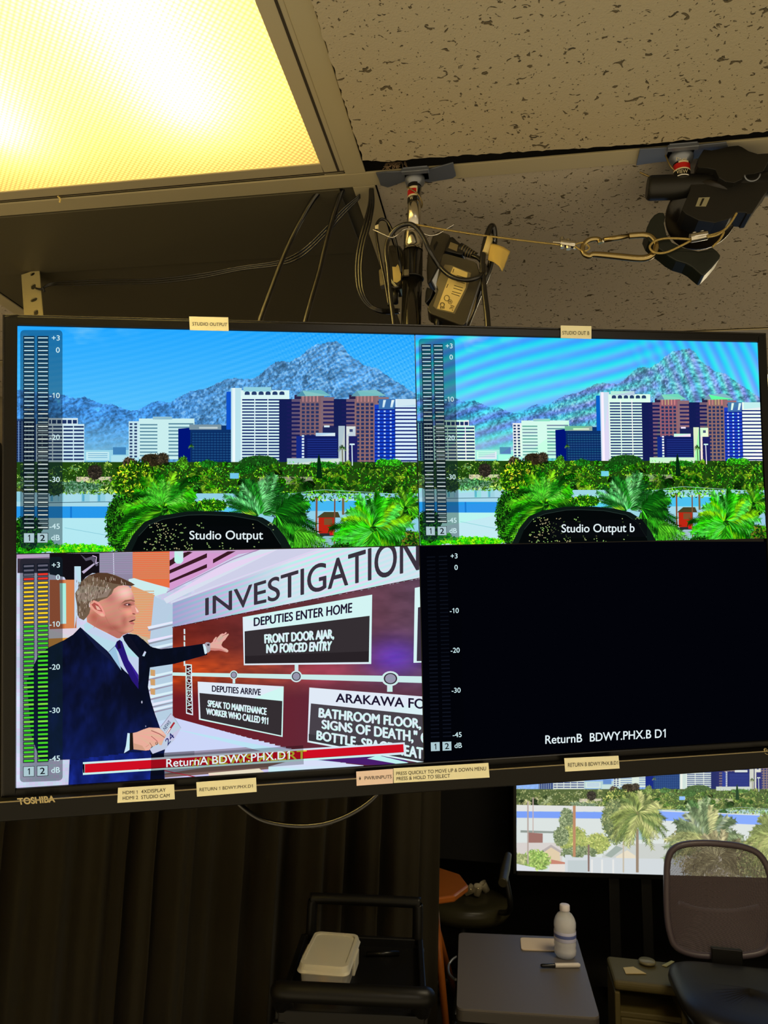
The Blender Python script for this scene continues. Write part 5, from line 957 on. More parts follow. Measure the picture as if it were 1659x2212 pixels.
MB().prism(zc([(520, 1400), (560, 1360), (610, 1640), (540, 1660)], .992), (0, .012, 0)).build('corner_cap', adp_panel, pc, bevel=.001)
# cables, each a thing of its own
def cable(name, label, pts, r, cat='cable', m=rubber, n=10, y=.96, grp=None):
    o = MB().tube(path_y(pts, y), r, n).build(name, m); return tag(o, label, cat, grp)
cable('cable', 'thick black cable sweeping down behind the monitor, farthest left of the steep ones', [(694, 408, .966), (672, 438, .97), (646, 484, .972), (622, 532, .97), (600, 586, .96), (580, 640, .945), (562, 690, .93), (552, 730, .92)], .0042)
cable('cable', 'thick black cable falling steeply from the grid corner, next to the adapters loop', [(742, 402, .968), (730, 436, .972), (716, 480, .975), (703, 530, .972), (690, 585, .965), (674, 640, .95), (660, 692, .935), (652, 730, .93)], .0042)
for k, (dy, lb_) in enumerate(((0, 'upper wire of the thin lead from the slotted angle to the grid corner'), (4.5, 'middle wire of the thin lead from the slotted angle to the grid corner'), (9, 'lowest wire of the thin lead from the slotted angle to the grid corner'))):
    cable('thin_cable', lb_, [(92, 622 + dy * .2, 1.12), (110, 612 + dy * .5, 1.12), (150, 608 + dy, 1.11), (230, 605 + dy, 1.09), (330, 603 + dy, 1.06), (430, 592 + dy, 1.03), (520, 576 + dy * .8, 1.01), (600, 564 + dy, 1.0), (650, 542 + dy * 1.5, .99), (700, 496 + dy * 1.6, .985), (740, 452 + dy * 1.5, .975), (778, 420 + dy * .7, .97)], .0014, 'cable', rubber, 8)
for k, (dx, lb_) in enumerate(((0, 'outer strand of the black cable loop hanging left of the pole'), (5.8, 'middle strand of the black cable loop hanging left of the pole'), (11.6, 'inner strand of the black cable loop hanging left of the pole'))):
    cable('cable', lb_, [(800 + dx * .4, 408, .962), (798 + dx * .7, 440, .962), (788 + dx, 480, .962), (776 + dx, 525, .964), (770 + dx, 565, .966), (770 + dx, 600, .968), (776 + dx * .9, 634, .970), (796 + dx * .6, 662 - dx * .2, .974), (826, 675 - dx * .5, .978), (862, 675 - dx * .5, 1.0)], .0023)
cable('cable', 'black flat strap looped beside the pole with a pale end', [(840, 660, .955), (832, 610, .957), (822, 560, .958), (814, 515, .96), (813, 488, .962), (822, 474, .964), (836, 478, .966), (848, 500, .968), (856, 526, .972), (862, 560, .99), (868, 590, 1.0)], .0022)
tag(MB().prism([Z(810, 487, .9575), Z(817.5, 484, .9575), Z(817.5, 494, .9575), Z(810, 494, .9575)], (0, .0015, 0)).build('strap_end', whlab, bevel=.0003), 'small pale strap end beside the bent hook wire', 'strap end')
cable('cable', 'black lead arching over the pole and dipping in front of the labelled adapter', [(852, 712, .925), (848, 680, .925), (842, 630, .925), (838, 580, .925), (834, 545, .925), (840, 515, .925), (858, 492, .92), (880, 484, .918), (896, 489, .918), (912, 508, .92), (930, 545, .925), (950, 576, .936), (976, 598, .932), (1008, 605, .932), (1034, 598, .935), (1048, 582, .946), (1036, 560, .952), (1020, 552, .958)], .0034)
cable('cable', 'thick black power cord hanging right of the adapters with a tape flag', [(1056, 740, .93), (1052, 680, .935), (1046, 630, .94), (1042, 580, .942), (1044, 545, .942), (1052, 510, .943), (1060, 490, .946), (1066, 492, .95), (1068, 515, .955), (1064, 550, .96), (1054, 590, .965), (1038, 630, .97), (1022, 670, .97), (1008, 705, .965), (1000, 730, .96)], .0044)
b = MB(); a0, a1 = Z(1057, 515, .9425), Z(1047, 548, .9415); b.cyl(a0, a1, .0050, n=18); sl = b.build('cord_sleeve', mat('tape_white', (226, 206, 140), .7)); tag(sl, 'pale tape wrapped round the black power cord', 'tape')
fp = [(1058, 526), (1072, 528), (1088, 534), (1102, 543)]; fq = [(1054, 562), (1066, 566), (1078, 575), (1085, 587)]
def flag(u, v):
    a = np.array([np.interp(u, [0, .33, .66, 1], [q[k] for q in fp]) for k in (0, 1)]); c = np.array([np.interp(u, [0, .33, .66, 1], [q[k] for q in fq]) for k in (0, 1)]); q = a + (c - a) * v
    return at_y(q[0], q[1] + (1.5 * math.sin(v * 19) if u > .95 else 0), .941 - .010 * math.sin(u * 2.6) * (.4 + .6 * v))
fl_o = MB().grid(flag, 14, 8).build('tape_flag', mat('tape_flag_paper', (206, 178, 96), .75)); sd = fl_o.modifiers.new('t', 'SOLIDIFY'); sd.thickness = .0004; tag(fl_o, 'curled yellow tape flag on the power cord', 'tape flag')
b = MB(); b.prism([Z(1021, 655, .962), Z(1030, 640, .962), Z(1024, 668, .962), Z(1010, 700, .962), Z(1004, 700, .962)], (0, .002, 0)); tag(b.build('tape_remnant', mat('tape_remnant', (190, 170, 110), .4)), 'torn clear tape remnant on the lead under the labelled adapter', 'tape')
cable('cable', 'black cable loop sagging below the wall monitor', [(490, 1690, 0.885), (505, 1722, 0.880), (530, 1748, 0.877), (565, 1770, 0.875), (610, 1781, 0.875), (660, 1784, 0.877), (710, 1777, 0.881), (760, 1757, 0.887), (800, 1730, 0.893), (824, 1702, 0.900), (838, 1670, 0.905)], .0030)
# slotted angle with its holes (2D outline with holes, extruded)
def holed(outer, holes, th):
    cu = bpy.data.curves.new('h', 'CURVE'); cu.dimensions = '2D'; cu.fill_mode = 'BOTH'; cu.extrude = th / 2; cu.resolution_u = 1
    for q in [outer] + holes:
        sp = cu.splines.new('POLY'); sp.points.add(len(q) - 1); sp.use_cyclic_u = True
        for i, (x, y) in enumerate(q): sp.points[i].co = (x, y, 0, 1)
    o = bpy.data.objects.new('h', cu); COL.objects.link(o); me = bpy.data.meshes.new_from_object(o.evaluated_get(bpy.context.evaluated_depsgraph_get())); bpy.data.objects.remove(o)
    V = [tuple(v.co) for v in me.vertices]; Fc = [tuple(q.vertices) for q in me.polygons]; bpy.data.meshes.remove(me); return V, Fc
def slot(cx, cy, w, h, n=9):
    r = min(w, h) / 2; dx, dy = (w / 2 - r), (h / 2 - r); out = []
    for k in range(4):
        sxn, syn = ((1, 1), (-1, 1), (-1, -1), (1, -1))[k]
        out += [(cx + sxn * dx + r * math.cos(math.radians(90 * k + 90 * i / n)), cy + syn * dy + r * math.sin(math.radians(90 * k + 90 * i / n))) for i in range(n + 1)]
    return out
P0 = at_y(66, 588, 1.13); P1 = at_y(73.5, 686, 1.105); ax = (P1 - P0); LL = np.linalg.norm(ax); ax /= LL; ux = np.array([1.0, 0, 0]); ux -= ax * (ux @ ax); ux /= np.linalg.norm(ux); ny = np.cross(ux, ax); w2 = .0182; s_ = LL / 98.0
TT_ = LL + .10
Hh = [slot(.004 * 1, -6 * s_, .0095, .0095), slot(.0040, -34 * s_, .0098, .0145), slot(.0030, -62 * s_, .0132, .0098), slot(.0052, -90 * s_, .0085, .0135), slot(.004, -118 * s_, .0132, .0098), slot(.004, -146 * s_, .0098, .0145)]
V, Fc = holed([(-w2, 0), (w2, 0), (w2, -TT_), (-w2, -TT_)], Hh, .0022)
sa = thing('slotted_angle', 'slotted steel angle hanging from the ceiling at the top left of the monitor', 'slotted angle', P0)
b = MB(); b.add([P0 + ux * x - ax * y + ny * z for x, y, z in V], Fc); b.build('slotted_web', galv, sa)
b = MB(); b.prism([P0 - ux * w2, P0 - ux * w2 + ax * TT_, P0 - ux * w2 + ax * TT_ + np.array([0, .036, 0]), P0 - ux * w2 + np.array([0, .036, 0])], ux * .0022); b.build('side_flange', galv, sa)
tag(MB().tube([Z(78, 623, 1.118), Z(86, 625, 1.112), Z(92, 624, 1.112), Z(96, 630, 1.115), Z(92, 620, 1.110)], .0020, 6).build('cable_tie', blackpl), 'small black cable tie fixing the thin lead to the slotted angle', 'cable tie')

# ------------------------------------------------------------------ black curtain behind the cart
curt = mat('curtain_black', (46, 42, 32), .95, spec=.1, bump=.12, scale=900, sheen=.06)
cpath = np.array([(-1.505, 1.72), (-1.36, 1.92), (-1.1, 2.12), (-.85, 2.36), (-.55, 2.52), (-.258, 2.66)], float)
def cpt(t):
    i = t * (len(cpath) - 1); k = min(int(i), len(cpath) - 2); f_ = i - k; return cpath[k] * (1 - f_) + cpath[k + 1] * f_
def curtf(u, v):
    z = 2.16 - v * 2.15; us = min(1, max(0, u + (v - .35) * -.022 * math.sin(u * 5.2 + .6)))
    def saw(ph):
        q = ph - math.floor(ph); return q / .82 if q < .82 else (1 - q) / .18
    ph = us * 9.5 + .5 * math.sin(us * 13) + .25 * math.sin(us * 29 + 1)
    c = cpt(u); fold = (1.3 * (saw(ph) ** 1.5 - .5) + .28 * math.sin(us * 97 + 1.3) + .12 * math.sin(us * 190)) * (.055 + .035 * math.sin(us * 9 + 1) ** 2) * (.85 + .15 * v)
    tx = cpt(min(1, u + .01)) - cpt(max(0, u - .01)); tx /= np.linalg.norm(tx); n = np.array([tx[1], -tx[0]])
    return (c[0] + n[0] * fold + tx[0] * saw(ph) * .02, c[1] + n[1] * fold, z)
co = MB().grid(curtf, 520, 26).build('black_curtain', curt, fix=False); tag(co, 'floor length black curtain hanging in folds below and behind the monitor', 'curtain')

# ------------------------------------------------------------------ utility cart
cartm = mat('cart_black', (17, 16, 13), .42, spec=.35, bump=.05, scale=300)
ZC = .770
ZH = .84
FL, FR = [at_z(*q, ZH)[:2] for q in ((614, 2143), (914, 2157))]
yaw = math.atan2(FR[1] - FL[1], FR[0] - FL[0]); cR = rotz(yaw); cw = .345; cd = .45; cc = np.array([(FL[0] + FR[0]) / 2 - .008, (FL[1] + FR[1]) / 2, 0.0]) + cR @ np.array([0.0, .09 + cd / 2, 0])
cart = thing('utility_cart', 'black utility cart carrying the lidded plastic box', 'cart', (cc[0], cc[1], 0))
def cl(x, y, z): return cc + cR @ np.array([x, y, 0.0]) + np.array([0, 0, z])
def tray(zt, name):
    b = MB(); b.box(cl(0, 0, zt - .035), (cw, cd, .012), cR)
    for (x, y, sx_, sy_) in ((0, -cd / 2, cw, .016), (0, cd / 2, cw, .016), (-cw / 2, 0, .016, cd), (cw / 2, 0, .016, cd)): b.box(cl(x, y, zt - .030), (sx_, sy_, .05), cR)
    return b.build(name, cartm, cart, bevel=.003)
tray(ZC, 'top_tray'); tray(.30, 'lower_shelf')
for sx_ in (-1, 1):
    for sy_ in (-1, 1):
        MB().box(cl(sx_ * (cw / 2 - .004), sy_ * (cd / 2 - .004), (ZC - .03 + .10) / 2), (.034, .034, ZC - .13), cR).build('post', mat('cart_post', (26, 25, 22), .35), cart, bevel=.006)
        wl = MB().cyl(cl(sx_ * (cw / 2 - .02) - .0125, sy_ * (cd / 2 - .02), .05), cl(sx_ * (cw / 2 - .02) + .0125, sy_ * (cd / 2 - .02), .05), .05, n=24).build('wheel', rubber, cart, bevel=.004)
fh = MB(); hw = np.linalg.norm(FR - FL) / 2
fh.tube([cl(-cw / 2 + .012, -cd / 2 + .03, ZC - .02), cl(-cw / 2 + .006, -cd / 2 - .01, ZC + .02), cl(-hw + .004, -cd / 2 - .060, ZH - .012), cl(-hw + .022, -cd / 2 - .088, ZH), cl(hw - .010, -cd / 2 - .088, ZH), cl(hw + .008, -cd / 2 - .060, ZH - .012), cl(cw / 2 - .006, -cd / 2 - .01, ZC + .02), cl(cw / 2 - .012, -cd / 2 + .03, ZC - .02)], .0215, 16, smooth_pts=5); fh.build('front_handle', cartm, cart)
hb = MB(); hz = float(at_y(830, 1950, cc[1] + cd / 2)[2]); x0h, x1h = -cw / 2 + .02, cw / 2 - .008
hb.tube([cl(x0h, cd / 2 + .005, ZC - .02), cl(x0h, cd / 2 + .006, hz - .03), cl(x0h + .004, cd / 2 + .006, hz - .005), cl(x0h + .022, cd / 2 + .006, hz), cl(x1h - .022, cd / 2 + .006, hz), cl(x1h - .004, cd / 2 + .006, hz - .005), cl(x1h, cd / 2 + .006, hz - .03), cl(x1h, cd / 2 + .005, ZC - .02)], .0155, 16, smooth_pts=5); hb.build('push_handle', cartm, cart)
# lidded box on the cart
zt = ZC - .029; bxm = mat('clear_plastic', (236, 232, 220), .35, trans=.3, alpha=.6); lidm = mat('lid_plastic', (236, 230, 206), .4, trans=.15, alpha=.85)
bt_ = [at_z(*q, zt + .082) for q in ((634, 2092), (742, 2103), (784, 2018), (682, 2012))]
bc = sum(bt_) / 4; bu = (bt_[1] - bt_[0] + bt_[2] - bt_[3]) / 2; bw = np.linalg.norm(bu); bu /= bw; bv = np.array([-bu[1], bu[0], 0]); bd = .222; bc = np.array([bc[0], bc[1], zt]) + bv * .016; bR = np.array([bu, bv, [0, 0, 1]]).T
pbx = thing('plastic_box', 'translucent plastic box with a clip lid on the cart', 'box', bc)
def bl_(x, y, z): return bc + bR @ np.array([x, y, z])
def rrect(w, d, z, r=.02, n=6):
    o = []
    for k, (sx_, sy_) in enumerate(((1, 1), (-1, 1), (-1, -1), (1, -1))):
        for i in range(n + 1): t = math.radians(90 * k + 90 * i / n); o.append(bl_(sx_ * (w / 2 - r) + r * math.cos(t), sy_ * (d / 2 - r) + r * math.sin(t), z))
    return o
def loft(rings, cap0=True, cap1=True):
    b = MB(); n = len(rings[0]); vs = [p for r in rings for p in r]; fs = [(i * n + j, i * n + (j + 1) % n, (i + 1) * n + (j + 1) % n, (i + 1) * n + j) for i in range(len(rings) - 1) for j in range(n)]; b.add(vs, fs, False)
    if cap0: b.add(rings[0], [tuple(reversed(range(n)))])
    if cap1: b.add(rings[-1], [tuple(range(n))])
    return b
loft([rrect(bw * .84, bd * .86, .001), rrect(bw * .93, bd * .94, .062)], True, False).build('base', bxm, pbx)
loft([rrect(bw * 1.02, bd * 1.03, .062), rrect(bw * 1.04, bd * 1.05, .065), rrect(bw * 1.0, bd * 1.01, .070), rrect(bw * .97, bd * .98, .078), rrect(bw * .95, bd * .96, .082), rrect(bw * .84, bd * .86, .0825), rrect(bw * .83, bd * .85, .079)], False, True).build('lid', lidm, pbx)
for sx_ in (-1, 1): MB().box(bl_(sx_ * bw * .515, .01, .050), (.008, bd * .34, .040), bR).build('clip', lidm, pbx, bevel=.003)
tag(MB().tube([bl_(.0, -bd * .36, .012), bl_(-.012, -.02, .03), bl_(-.03, .05, .05)], [.012, .014, .017], 14).build('brush_handle', mat('pale_wood', (226, 186, 110), .6)), 'pale wooden handle lying inside the translucent plastic box', 'handle')
tag(MB().cyl(at_z(792, 2061, zt + .007), at_z(862, 2059, zt + .007), .007, n=14).build('marker_pen', mat('pen_black', (14, 14, 13), .3)), 'black pen lying on the cart tray beside the plastic box', 'pen')
ct = thing('coloured_blocks', 'row of pale, yellow and red blocks in the bottom of the plastic box', 'blocks', bl_(0, -bd * .36, .004))
for xx, ww, mm in ((-.36, .22, mat('block_grey', (190, 184, 160), .6)), (-.10, .26, mat('block_yellow', (236, 212, 96), .6)), (.10, .12, mat('block_sand', (176, 166, 140), .6)), (.24, .14, mat('block_red', (200, 84, 70), .6)), (.36, .08, mat('block_white', (230, 226, 214), .6))):
    MB().box(bl_(bw * .82 * xx, -bd * .37, .013), (bw * .82 * ww * .96, .03, .022), bR).build('block', mm, ct)

# ------------------------------------------------------------------ small table with bottle, marker and note
ZT = .70
TB = [at_z(*q, ZT) for q in ((986, 2178), (1296, 2198), (1246, 2025), (991, 2014))]
tab = thing('side_table', 'small dark grey table with rounded corners beside the cart', 'table', (sum(TB) / 4)[:2].tolist() + [0])
def round_poly(P, r, n=6):
    out = []; m_ = len(P)
    for i in range(m_):
        a, c, d_ = P[i - 1], P[i], P[(i + 1) % m_]; u = (a - c) / np.linalg.norm(a - c); w = (d_ - c) / np.linalg.norm(d_ - c)
        for k in range(n + 1): t = k / n; out.append((1 - t) ** 2 * (c + u * r) + 2 * t * (1 - t) * c + t * t * (c + w * r))
    return out
tabm = mat('table_top_grey', (98, 92, 87), .5, bump=.05, scale=300, var=.08)
MB().prism(round_poly(TB, .022), (0, 0, -.006)).build('table_top', tabm, tab, bevel=.002)
MB().prism([p + np.array([0, 0, -.006]) for p in round_poly([(p - sum(TB) / 4) * 1.005 + sum(TB) / 4 for p in TB], .024)], (0, 0, -.024)).build('edge_band', mat('table_edge', (66, 62, 58), .45), tab, bevel=.002)
ctr = sum(TB) / 4; tu = (TB[1] - TB[0]) / np.linalg.norm(TB[1] - TB[0]); tvv = np.array([-tu[1], tu[0], 0])
for a in (-.11, .11):
    b = MB(); q = ctr + tu * a; b.tube([q - tvv * .17 + [0, 0, -.03], q - tvv * .17 + [0, 0, -.66], q + tvv * .0 + [0, 0, -.684], q + tvv * .20 + [0, 0, -.684]], .012, 12, smooth_pts=0); b.build('leg', mat('table_leg', (120, 116, 108), .35, .6), tab)
b = MB(); b.box(ctr + [0, 0, -.038], (.24, .34, .016), np.array([tu, tvv, [0, 0, 1]]).T); b.build('under_frame', blackmetal, tab)
def lathe_up(prof, o, m, name, par, n=36): return MB().lathe(prof, o, (0, 0, 1), n).build(name, m, par)
bo = at_z(1221, 2066, ZT); bot = thing('water_bottle', 'clear water bottle with white cap on the small table', 'bottle', bo)
pet = mat('bottle_clear', (255, 255, 255), .06, trans=.3, ior=1.2, alpha=.55)
lathe_up([(.020, .001), (.027, .002), (.0325, .010), (.0335, .022), (.0315, .030), (.0335, .036), (.0325, .045), (.0325, .082), (.0335, .086), (.033, .098), (.029, .110), (.0215, .121), (.0145, .126), (.0135, .132)], bo, pet, 'bottle_body', bot)
lathe_up([(0.0, .004), (.024, .005), (.029, .012), (.0305, .022), (.029, .03), (.0305, .036), (.0300, .10), (0.0, .10)], bo, mat('water', (246, 246, 255), .05, trans=.2, ior=1.25, alpha=.6), 'water', bot)
lathe_up([(.0331, .048), (.0334, .049), (.0334, .074), (.0331, .075)], bo, mat('bottle_label', (206, 208, 240), .45), 'bottle_label', bot)
lathe_up([(.0335, .058), (.0337, .059), (.0337, .066), (.0335, .067)], bo, mat('bottle_label_band', (96, 110, 176), .45), 'label_band', bot)
lathe_up([(0.0, .147), (.0135, .147), (.0152, .145), (.0155, .132), (.0150, .130), (.0, .130)], bo, mat('cap_white', (232, 226, 232), .45), 'cap', bot)
a0, a1 = at_z(1168, 2086, ZT + .0065), at_z(1253, 2085, ZT + .0065); mk = thing('marker', 'white marker with black cap on the small table in front of the bottle', 'marker', a0)
k_ = a0 + (a1 - a0) * .36
MB().tube([k_, k_ + (a1 - k_) * .02, a1 - (a1 - k_) * .06, a1], [.0062, .0065, .0065, .004], 16, smooth_pts=0).build('barrel', mat('marker_white', (222, 214, 206), .4), mk)
MB().tube([a0, a0 + (k_ - a0) * .1, k_ - (k_ - a0) * .05, k_], [.0035, .0052, .006, .006], 16, smooth_pts=0).build('cap', mat('marker_cap', (18, 17, 18), .25), mk)
tag(MB().prism(round_poly([at_z(*q, ZT + .0005) for q in ((1126, 2053), (1218, 2056), (1218, 2030), (1124, 2027))], .012), (0, 0, .003)).build('note_pad', mat('paper_cream', (232, 212, 184), .7), bevel=.001), 'cream note pad lying behind the bottle on the small table', 'note pad')
tag(MB().tube([at_z(987, 2066, ZT - .012), at_z(976, 2074, ZT - .02), at_z(969, 2086, ZT - .03), at_z(970, 2102, ZT - .035), at_z(978, 2112, ZT - .03), at_z(985, 2116, ZT - .02)], .0035, 10).build('cable_coil', steel), 'grey cable loop hooked on the side of the small table', 'cable')

# ------------------------------------------------------------------ the big studio screen in the background
S2 = np.array([.011, 3.6, .621]); ang = math.radians(11); R2 = rotz(ang); W2 = 1.66; H2 = W2 * 9 / 16
P2 = S2 + R2 @ np.array([W2 / 2, 0, H2 / 2])
tv2 = thing('studio_screen', 'large lit studio screen showing palms behind the mesh chair', 'screen', mtx=frame4(R2, P2))
b = MB(); e = .016
for (a, c, d_, f_) in ((-W2 / 2 - e, -W2 / 2, -H2 / 2 - e, H2 / 2 + e), (W2 / 2, W2 / 2 + e, -H2 / 2 - e, H2 / 2 + e), (-W2 / 2, W2 / 2, H2 / 2, H2 / 2 + e), (-W2 / 2, W2 / 2, -H2 / 2 - .022, -H2 / 2)): b.box(((a + c) / 2, .012, (d_ + f_) / 2), (c - a, .03, f_ - d_))
b.build('bezel', bezel_m, tv2, bevel=.003, local=True)
MB().box((0, .045, 0), (W2 + .01, .05, H2 + .02)).build('back_cover', back_m, tv2, bevel=.008, local=True)
scr2 = MB().box((0, .006, 0), (W2 + .001, .006, H2 + .001)).build('screen', glass, tv2, local=True)
skyline_lower(sk); at2 = on_plate(R2, P2)
def to2(q): return at2(np.stack([1470.6 + (q[:, 0] - 502) * .65, 1704 + (q[:, 1] - 997) * .65], 1))
sk.bake('palm_picture', scr2, to2, (-W2 / 2, W2 / 2, -H2 / 2, H2 / 2), .002, dz=8e-6, post=pale)
for px, q in ((-.37, 0), (-.22, 1)):
    MB().box((px, .05, -H2 / 2 - .29), (.05, .03, .62)).build('stand_post', blackmetal, tv2, bevel=.004, local=True)
MB().box((0, .05, -H2 / 2 - .59), (1.1, .40, .03)).build('stand_base', blackmetal, tv2, bevel=.008, local=True)

# ------------------------------------------------------------------ mesh chair in front of the screen
ch = thing('mesh_chair', 'office chair with a see-through mesh back and black seat', 'chair', (.79, 2.95, 0))
vin = mat('seat_black', (38, 35, 31), .42, spec=.4, bump=.04, scale=80); frm = mat('chair_frame', (98, 86, 92), .3)
net = bpy.data.materials.new('chair_mesh'); net.use_nodes = True; nt = net.node_tree; bb = nt.nodes['Principled BSDF']; bb.inputs['Base Color'].default_value = tuple(lin((104, 90, 94))) + (1,); bb.inputs['Roughness'].default_value = .6
tc = nt.nodes.new('ShaderNodeTexCoord'); mp = nt.nodes.new('ShaderNodeMapping'); mp.inputs['Scale'].default_value = (1 / .0032,) * 3; mp.inputs['Rotation'].default_value = (0, .6, 0); vo = nt.nodes.new('ShaderNodeTexChecker'); vo.inputs['Scale'].default_value = 1.0; nt.links.new(tc.outputs['Object'], mp.inputs[0]); nt.links.new(mp.outputs[0], vo.inputs['Vector'])
rg = nt.nodes.new('ShaderNodeMapRange'); rg.inputs[3].default_value = .40; rg.inputs[4].default_value = .92; nt.links.new(vo.outputs['Fac'], rg.inputs[0]); nt.links.new(rg.outputs[0], bb.inputs['Alpha'])
YB = 3.2; tp = [at_y(q[0], q[1], YB + (2062 - q[1]) / 240 * .06) for q in ((1462, 2046), (1448, 2018), (1441, 1970), (1440, 1900), (1443, 1856), (1455, 1834), (1480, 1824), (1520, 1821), (1570, 1824), (1610, 1831), (1640, 1846), (1660, 1880), (1668, 1930), (1668, 1990), (1664, 2030), (1650, 2054), (1610, 2064), (1560, 2066), (1500, 2062))]
MB().tube(tp, .0125, 12, close=True, smooth_pts=6).build('back_frame', frm, ch)
cen = sum(tp) / len(tp); ring = catmull(np.array(tp), 4, True); b = MB(); n = len(ring); K = 8
vs = [cen + (p - cen) * (k / K) + np.array([0, .035 * (1 - (k / K) ** 2), 0]) for k in range(K + 1) for p in ring]
b.add(vs, [(k * n + j, k * n + (j + 1) % n, (k + 1) * n + (j + 1) % n, (k + 1) * n + j) for k in range(K) for j in range(n)], True); b.build('back_mesh', net, ch)
b = MB(); b.tube([at_y(1467, 1950, 3.27), at_y(1510, 1964, 3.285), at_y(1580, 1968, 3.285), at_y(1640, 1958, 3.27)], .008, 10); b.build('lumbar_bar', frm, ch)
def seatf(zc, zth, sc=1.0):
    b = MB(); nu, nv = 40, 10; vs = []
    for j in range(nv + 1):
        ph = -math.pi / 2 + math.pi * j / nv
        for i in range(nu):
            t = 2 * math.pi * i / nu; c_, s_ = math.cos(t), math.sin(t); ex = abs(c_) ** .55 * math.copysign(1, c_); ey = abs(s_) ** .55 * math.copysign(1, s_)
            k = abs(math.cos(ph)) ** .45; z = zc + zth * (math.sin(ph)) - (.018 * max(0, -ey) ** 3 if True else 0) + .012 * (ex * k) ** 2 * (ph > 0)
            vs.append((.795 + .25 * ex * k * sc, 2.91 + .245 * ey * k * sc, z))
    b.add(vs, [(j * nu + i, j * nu + (i + 1) % nu, (j + 1) * nu + (i + 1) % nu, (j + 1) * nu + i) for j in range(nv) for i in range(nu)], True); return b
seatf(.465, .035).build('seat', vin, ch); seatf(.405, .02, .9).build('seat_pan', blackpl, ch)
b = MB(); b.box((.79, 3.17, .46), (.11, .02, .14)); b.box((.79, 3.10, .395), (.11, .16, .02)); b.build('back_bracket', blackpl, ch, bevel=.004)
MB().cyl((.795, 2.93, .39), (.795, 2.93, .10), .028, n=20).build('gas_lift', blackmetal, ch)
for k in range(5):
    t = k * 2 * math.pi / 5 + .22; e_ = np.array([.795 + .27 * math.cos(t), 2.93 + .27 * math.sin(t), .07]); MB().tube([(.795, 2.93, .11), (.795 + .14 * math.cos(t), 2.93 + .14 * math.sin(t), .10), e_], [.026, .02, .014], 10).build('base_arm', blackpl, ch)
    MB().cyl(e_ + [-.012, 0, -.042], e_ + [.012, 0, -.042], .027, n=16).build('caster', rubber, ch)

# storage stool behind the chair, with papers
so = at_z(1395, 2085, .40); stl = thing('storage_stool', 'low olive storage stool with an open slot behind the mesh chair', 'stool', (.50, 3.225, 0))
olv = mat('stool_olive', (98, 86, 44), .6, bump=.1, scale=200); sxn, syn, sd = .50, 3.225, .23
b = MB(); b.box((sxn, syn, .382), (.26, sd, .036)); b.build('stool_top', olv, stl, bevel=.014, seg=3)
b = MB(); b.box((sxn, syn + sd / 2 - .01, .18), (.25, .02, .36)); b.box((sxn - .118, syn, .18), (.02, sd, .36)); b.box((sxn + .118, syn, .18), (.02, sd, .36)); b.box((sxn, syn, .285), (.22, sd - .01, .02)); b.build('stool_body', olv, stl, bevel=.004)
MB().box((sxn, syn - sd / 2 + .01, .145), (.216, .02, .26)).build('front_panel', olv, stl, bevel=.004)
tag(MB().prism([at_z(*q, .402) for q in ((1346, 2091), (1368, 2089), (1396, 2104), (1352, 2104))], (0, 0, .002)).build('paper_sheet', mat('paper_yellow', (236, 206, 140), .7)), 'pale yellow paper on the low stool', 'paper')
tag(MB().prism([at_z(*q, .402) for q in ((1430, 2086), (1450, 2076), (1457, 2078), (1440, 2089))], (0, 0, .002)).build('paper_sheet', mat('paper_cream2', (226, 206, 130), .7)), 'narrow cream paper strip on the low stool close to the chair', 'paper')
tag(MB().lathe([(.0, .004), (.03, .004), (.034, .010), (.030, .016), (.0, .016)], at_z(1398, 2083, .401), (0, 0, 1), 20).build('tape_roll', mat('clear_roll', (140, 130, 96), .3)), 'flat roll of tape on the low stool behind the yellow paper', 'tape roll')

# ------------------------------------------------------------------ left background: task chair with cups, round stool
tk = thing('task_chair', 'dim black task chair with armrests carrying plastic cups', 'chair', (-.06, 3.25, 0))
def disc_seat(c, rx, ry, th, name, m, par):
    b = MB(); nu = 36; prof = [(0, -th), (.9, -th), (1, -th * .4), (.98, th * .3), (.88, th * .6), (.4, th * .45), (0, th * .42)]; vs = []
    for r, h in prof:
        for i in range(nu): t = 2 * math.pi * i / nu; vs.append((c[0] + rx * r * math.cos(t), c[1] + ry * r * math.sin(t), c[2] + h))
    b.add(vs, [(j * nu + i, j * nu + (i + 1) % nu, (j + 1) * nu + (i + 1) % nu, (j + 1) * nu + i) for j in range(len(prof) - 1) for i in range(nu)], True); return b.build(name, m, par)
sc_ = at_z(1000, 1950, .43); disc_seat(sc_, .225, .19, .05, 'seat', mat('seat_olive_black', (70, 66, 44), .3), tk)
b = MB(); b.prism([sc_ + [x, .24, z] for x, z in ((-.2, .12), (.2, .12), (.22, .2), (.22, .56), (.17, .62), (-.17, .62), (-.22, .56), (-.22, .2))], (0, .05, 0)); b.build('backrest', mat('dim_fabric', (26, 25, 23), .8), tk, bevel=.015)
am = [at_y(1098, 1846, 3.3), at_y(1091, 1880, 3.22), at_y(1086, 1908, 3.14)]; MB().tube(am, [.014, .02, .018], 12).build('armrest', mat('arm_grey', (66, 62, 44), .4), tk)
MB().tube([am[1] + [0, .02, -.02], am[1] + [.02, .05, -.16], sc_ + [.16, .0, -.03]], .012, 10).build('arm_post', blackmetal, tk)
MB().cyl(sc_ + [0, 0, -.05], (sc_[0], sc_[1], .10), .026, n=18).build('gas_lift', blackmetal, tk)
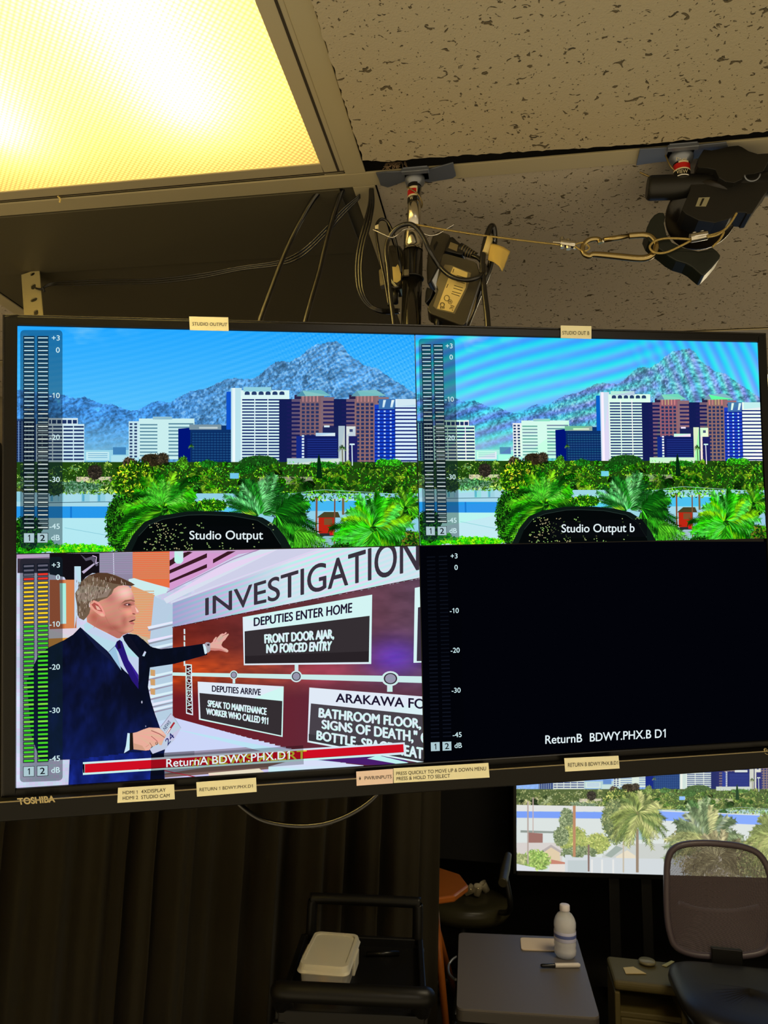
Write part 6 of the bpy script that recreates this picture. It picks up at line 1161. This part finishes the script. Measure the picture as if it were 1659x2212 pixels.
for k in range(5):
    t = k * 2 * math.pi / 5 + .9; e_ = np.array([sc_[0] + .27 * math.cos(t), sc_[1] + .27 * math.sin(t), .06]); MB().tube([(sc_[0], sc_[1], .11), e_], [.024, .014], 10, smooth_pts=0).build('base_arm', blackpl, tk)
    MB().cyl(e_ + [-.01, 0, -.034], e_ + [.01, 0, -.034], .026, n=14).build('caster', rubber, tk)
cup = mat('cup_plastic', (250, 240, 210), .08, trans=.3, alpha=.6)
for i, (px, py, tilt, lb_) in enumerate(((1006, 1934, .9, 'crumpled clear plastic cup on the dim task chair, next to the orange stool'), (1030, 1938, .2, 'clear plastic cup on the dim task chair, middle of three'), (1052, 1930, -.6, 'clear plastic cup on the dim task chair, nearest the armrest'))):
    o = at_z(px, py, .455); cu_ = thing('plastic_cup', lb_, 'cup', o, group='plastic cups on the task chair'); ax_ = np.array([math.sin(tilt), -.3, math.cos(tilt)])
    MB().lathe([(0, .003), (.014, .003), (.016, .0), (.021, .042), (.0225, .044), (.020, .041), (.015, .006)], o + [0, 0, .012], ax_, 20).build('cup_body', cup, cu_)
    MB().lathe([(0, 0), (.006, .0), (.009, .006), (.005, .014), (0, .016)], o + ax_ * .02 + [0, 0, .012], ax_, 12).build('crumpled_foil', mat('foil', (230, 216, 170), .2, .6), cu_)
orng = mat('orange_wood', (190, 104, 34), .35, coat=.3, var=.1, scale=30)
ot = at_z(888, 1901, .72); os_ = thing('round_stool', 'orange wooden stool with a faceted round top behind the curtain edge', 'stool', (ot[0], ot[1], 0))
b = MB(); b.prism([ot + np.array([.222 * math.cos(t), .222 * math.sin(t), 0]) for t in np.linspace(0, 2 * np.pi, 11)[:-1]], (0, 0, -.024)); b.build('stool_top', orng, os_, bevel=.006)
for k, t in enumerate((-.95, .7, 2.3, 3.9)):
    f0 = ot + [.10 * math.cos(t), .10 * math.sin(t), -.02]; f1 = np.array([ot[0] + .20 * math.cos(t), ot[1] + .20 * math.sin(t), .002])
    if k == 0: f1 = at_z(987, 2160, .002); f0 = at_z(922, 1932, .69)
    MB().tube([f0, f1], [.016, .013], 12, smooth_pts=0).build('leg', orng, os_)
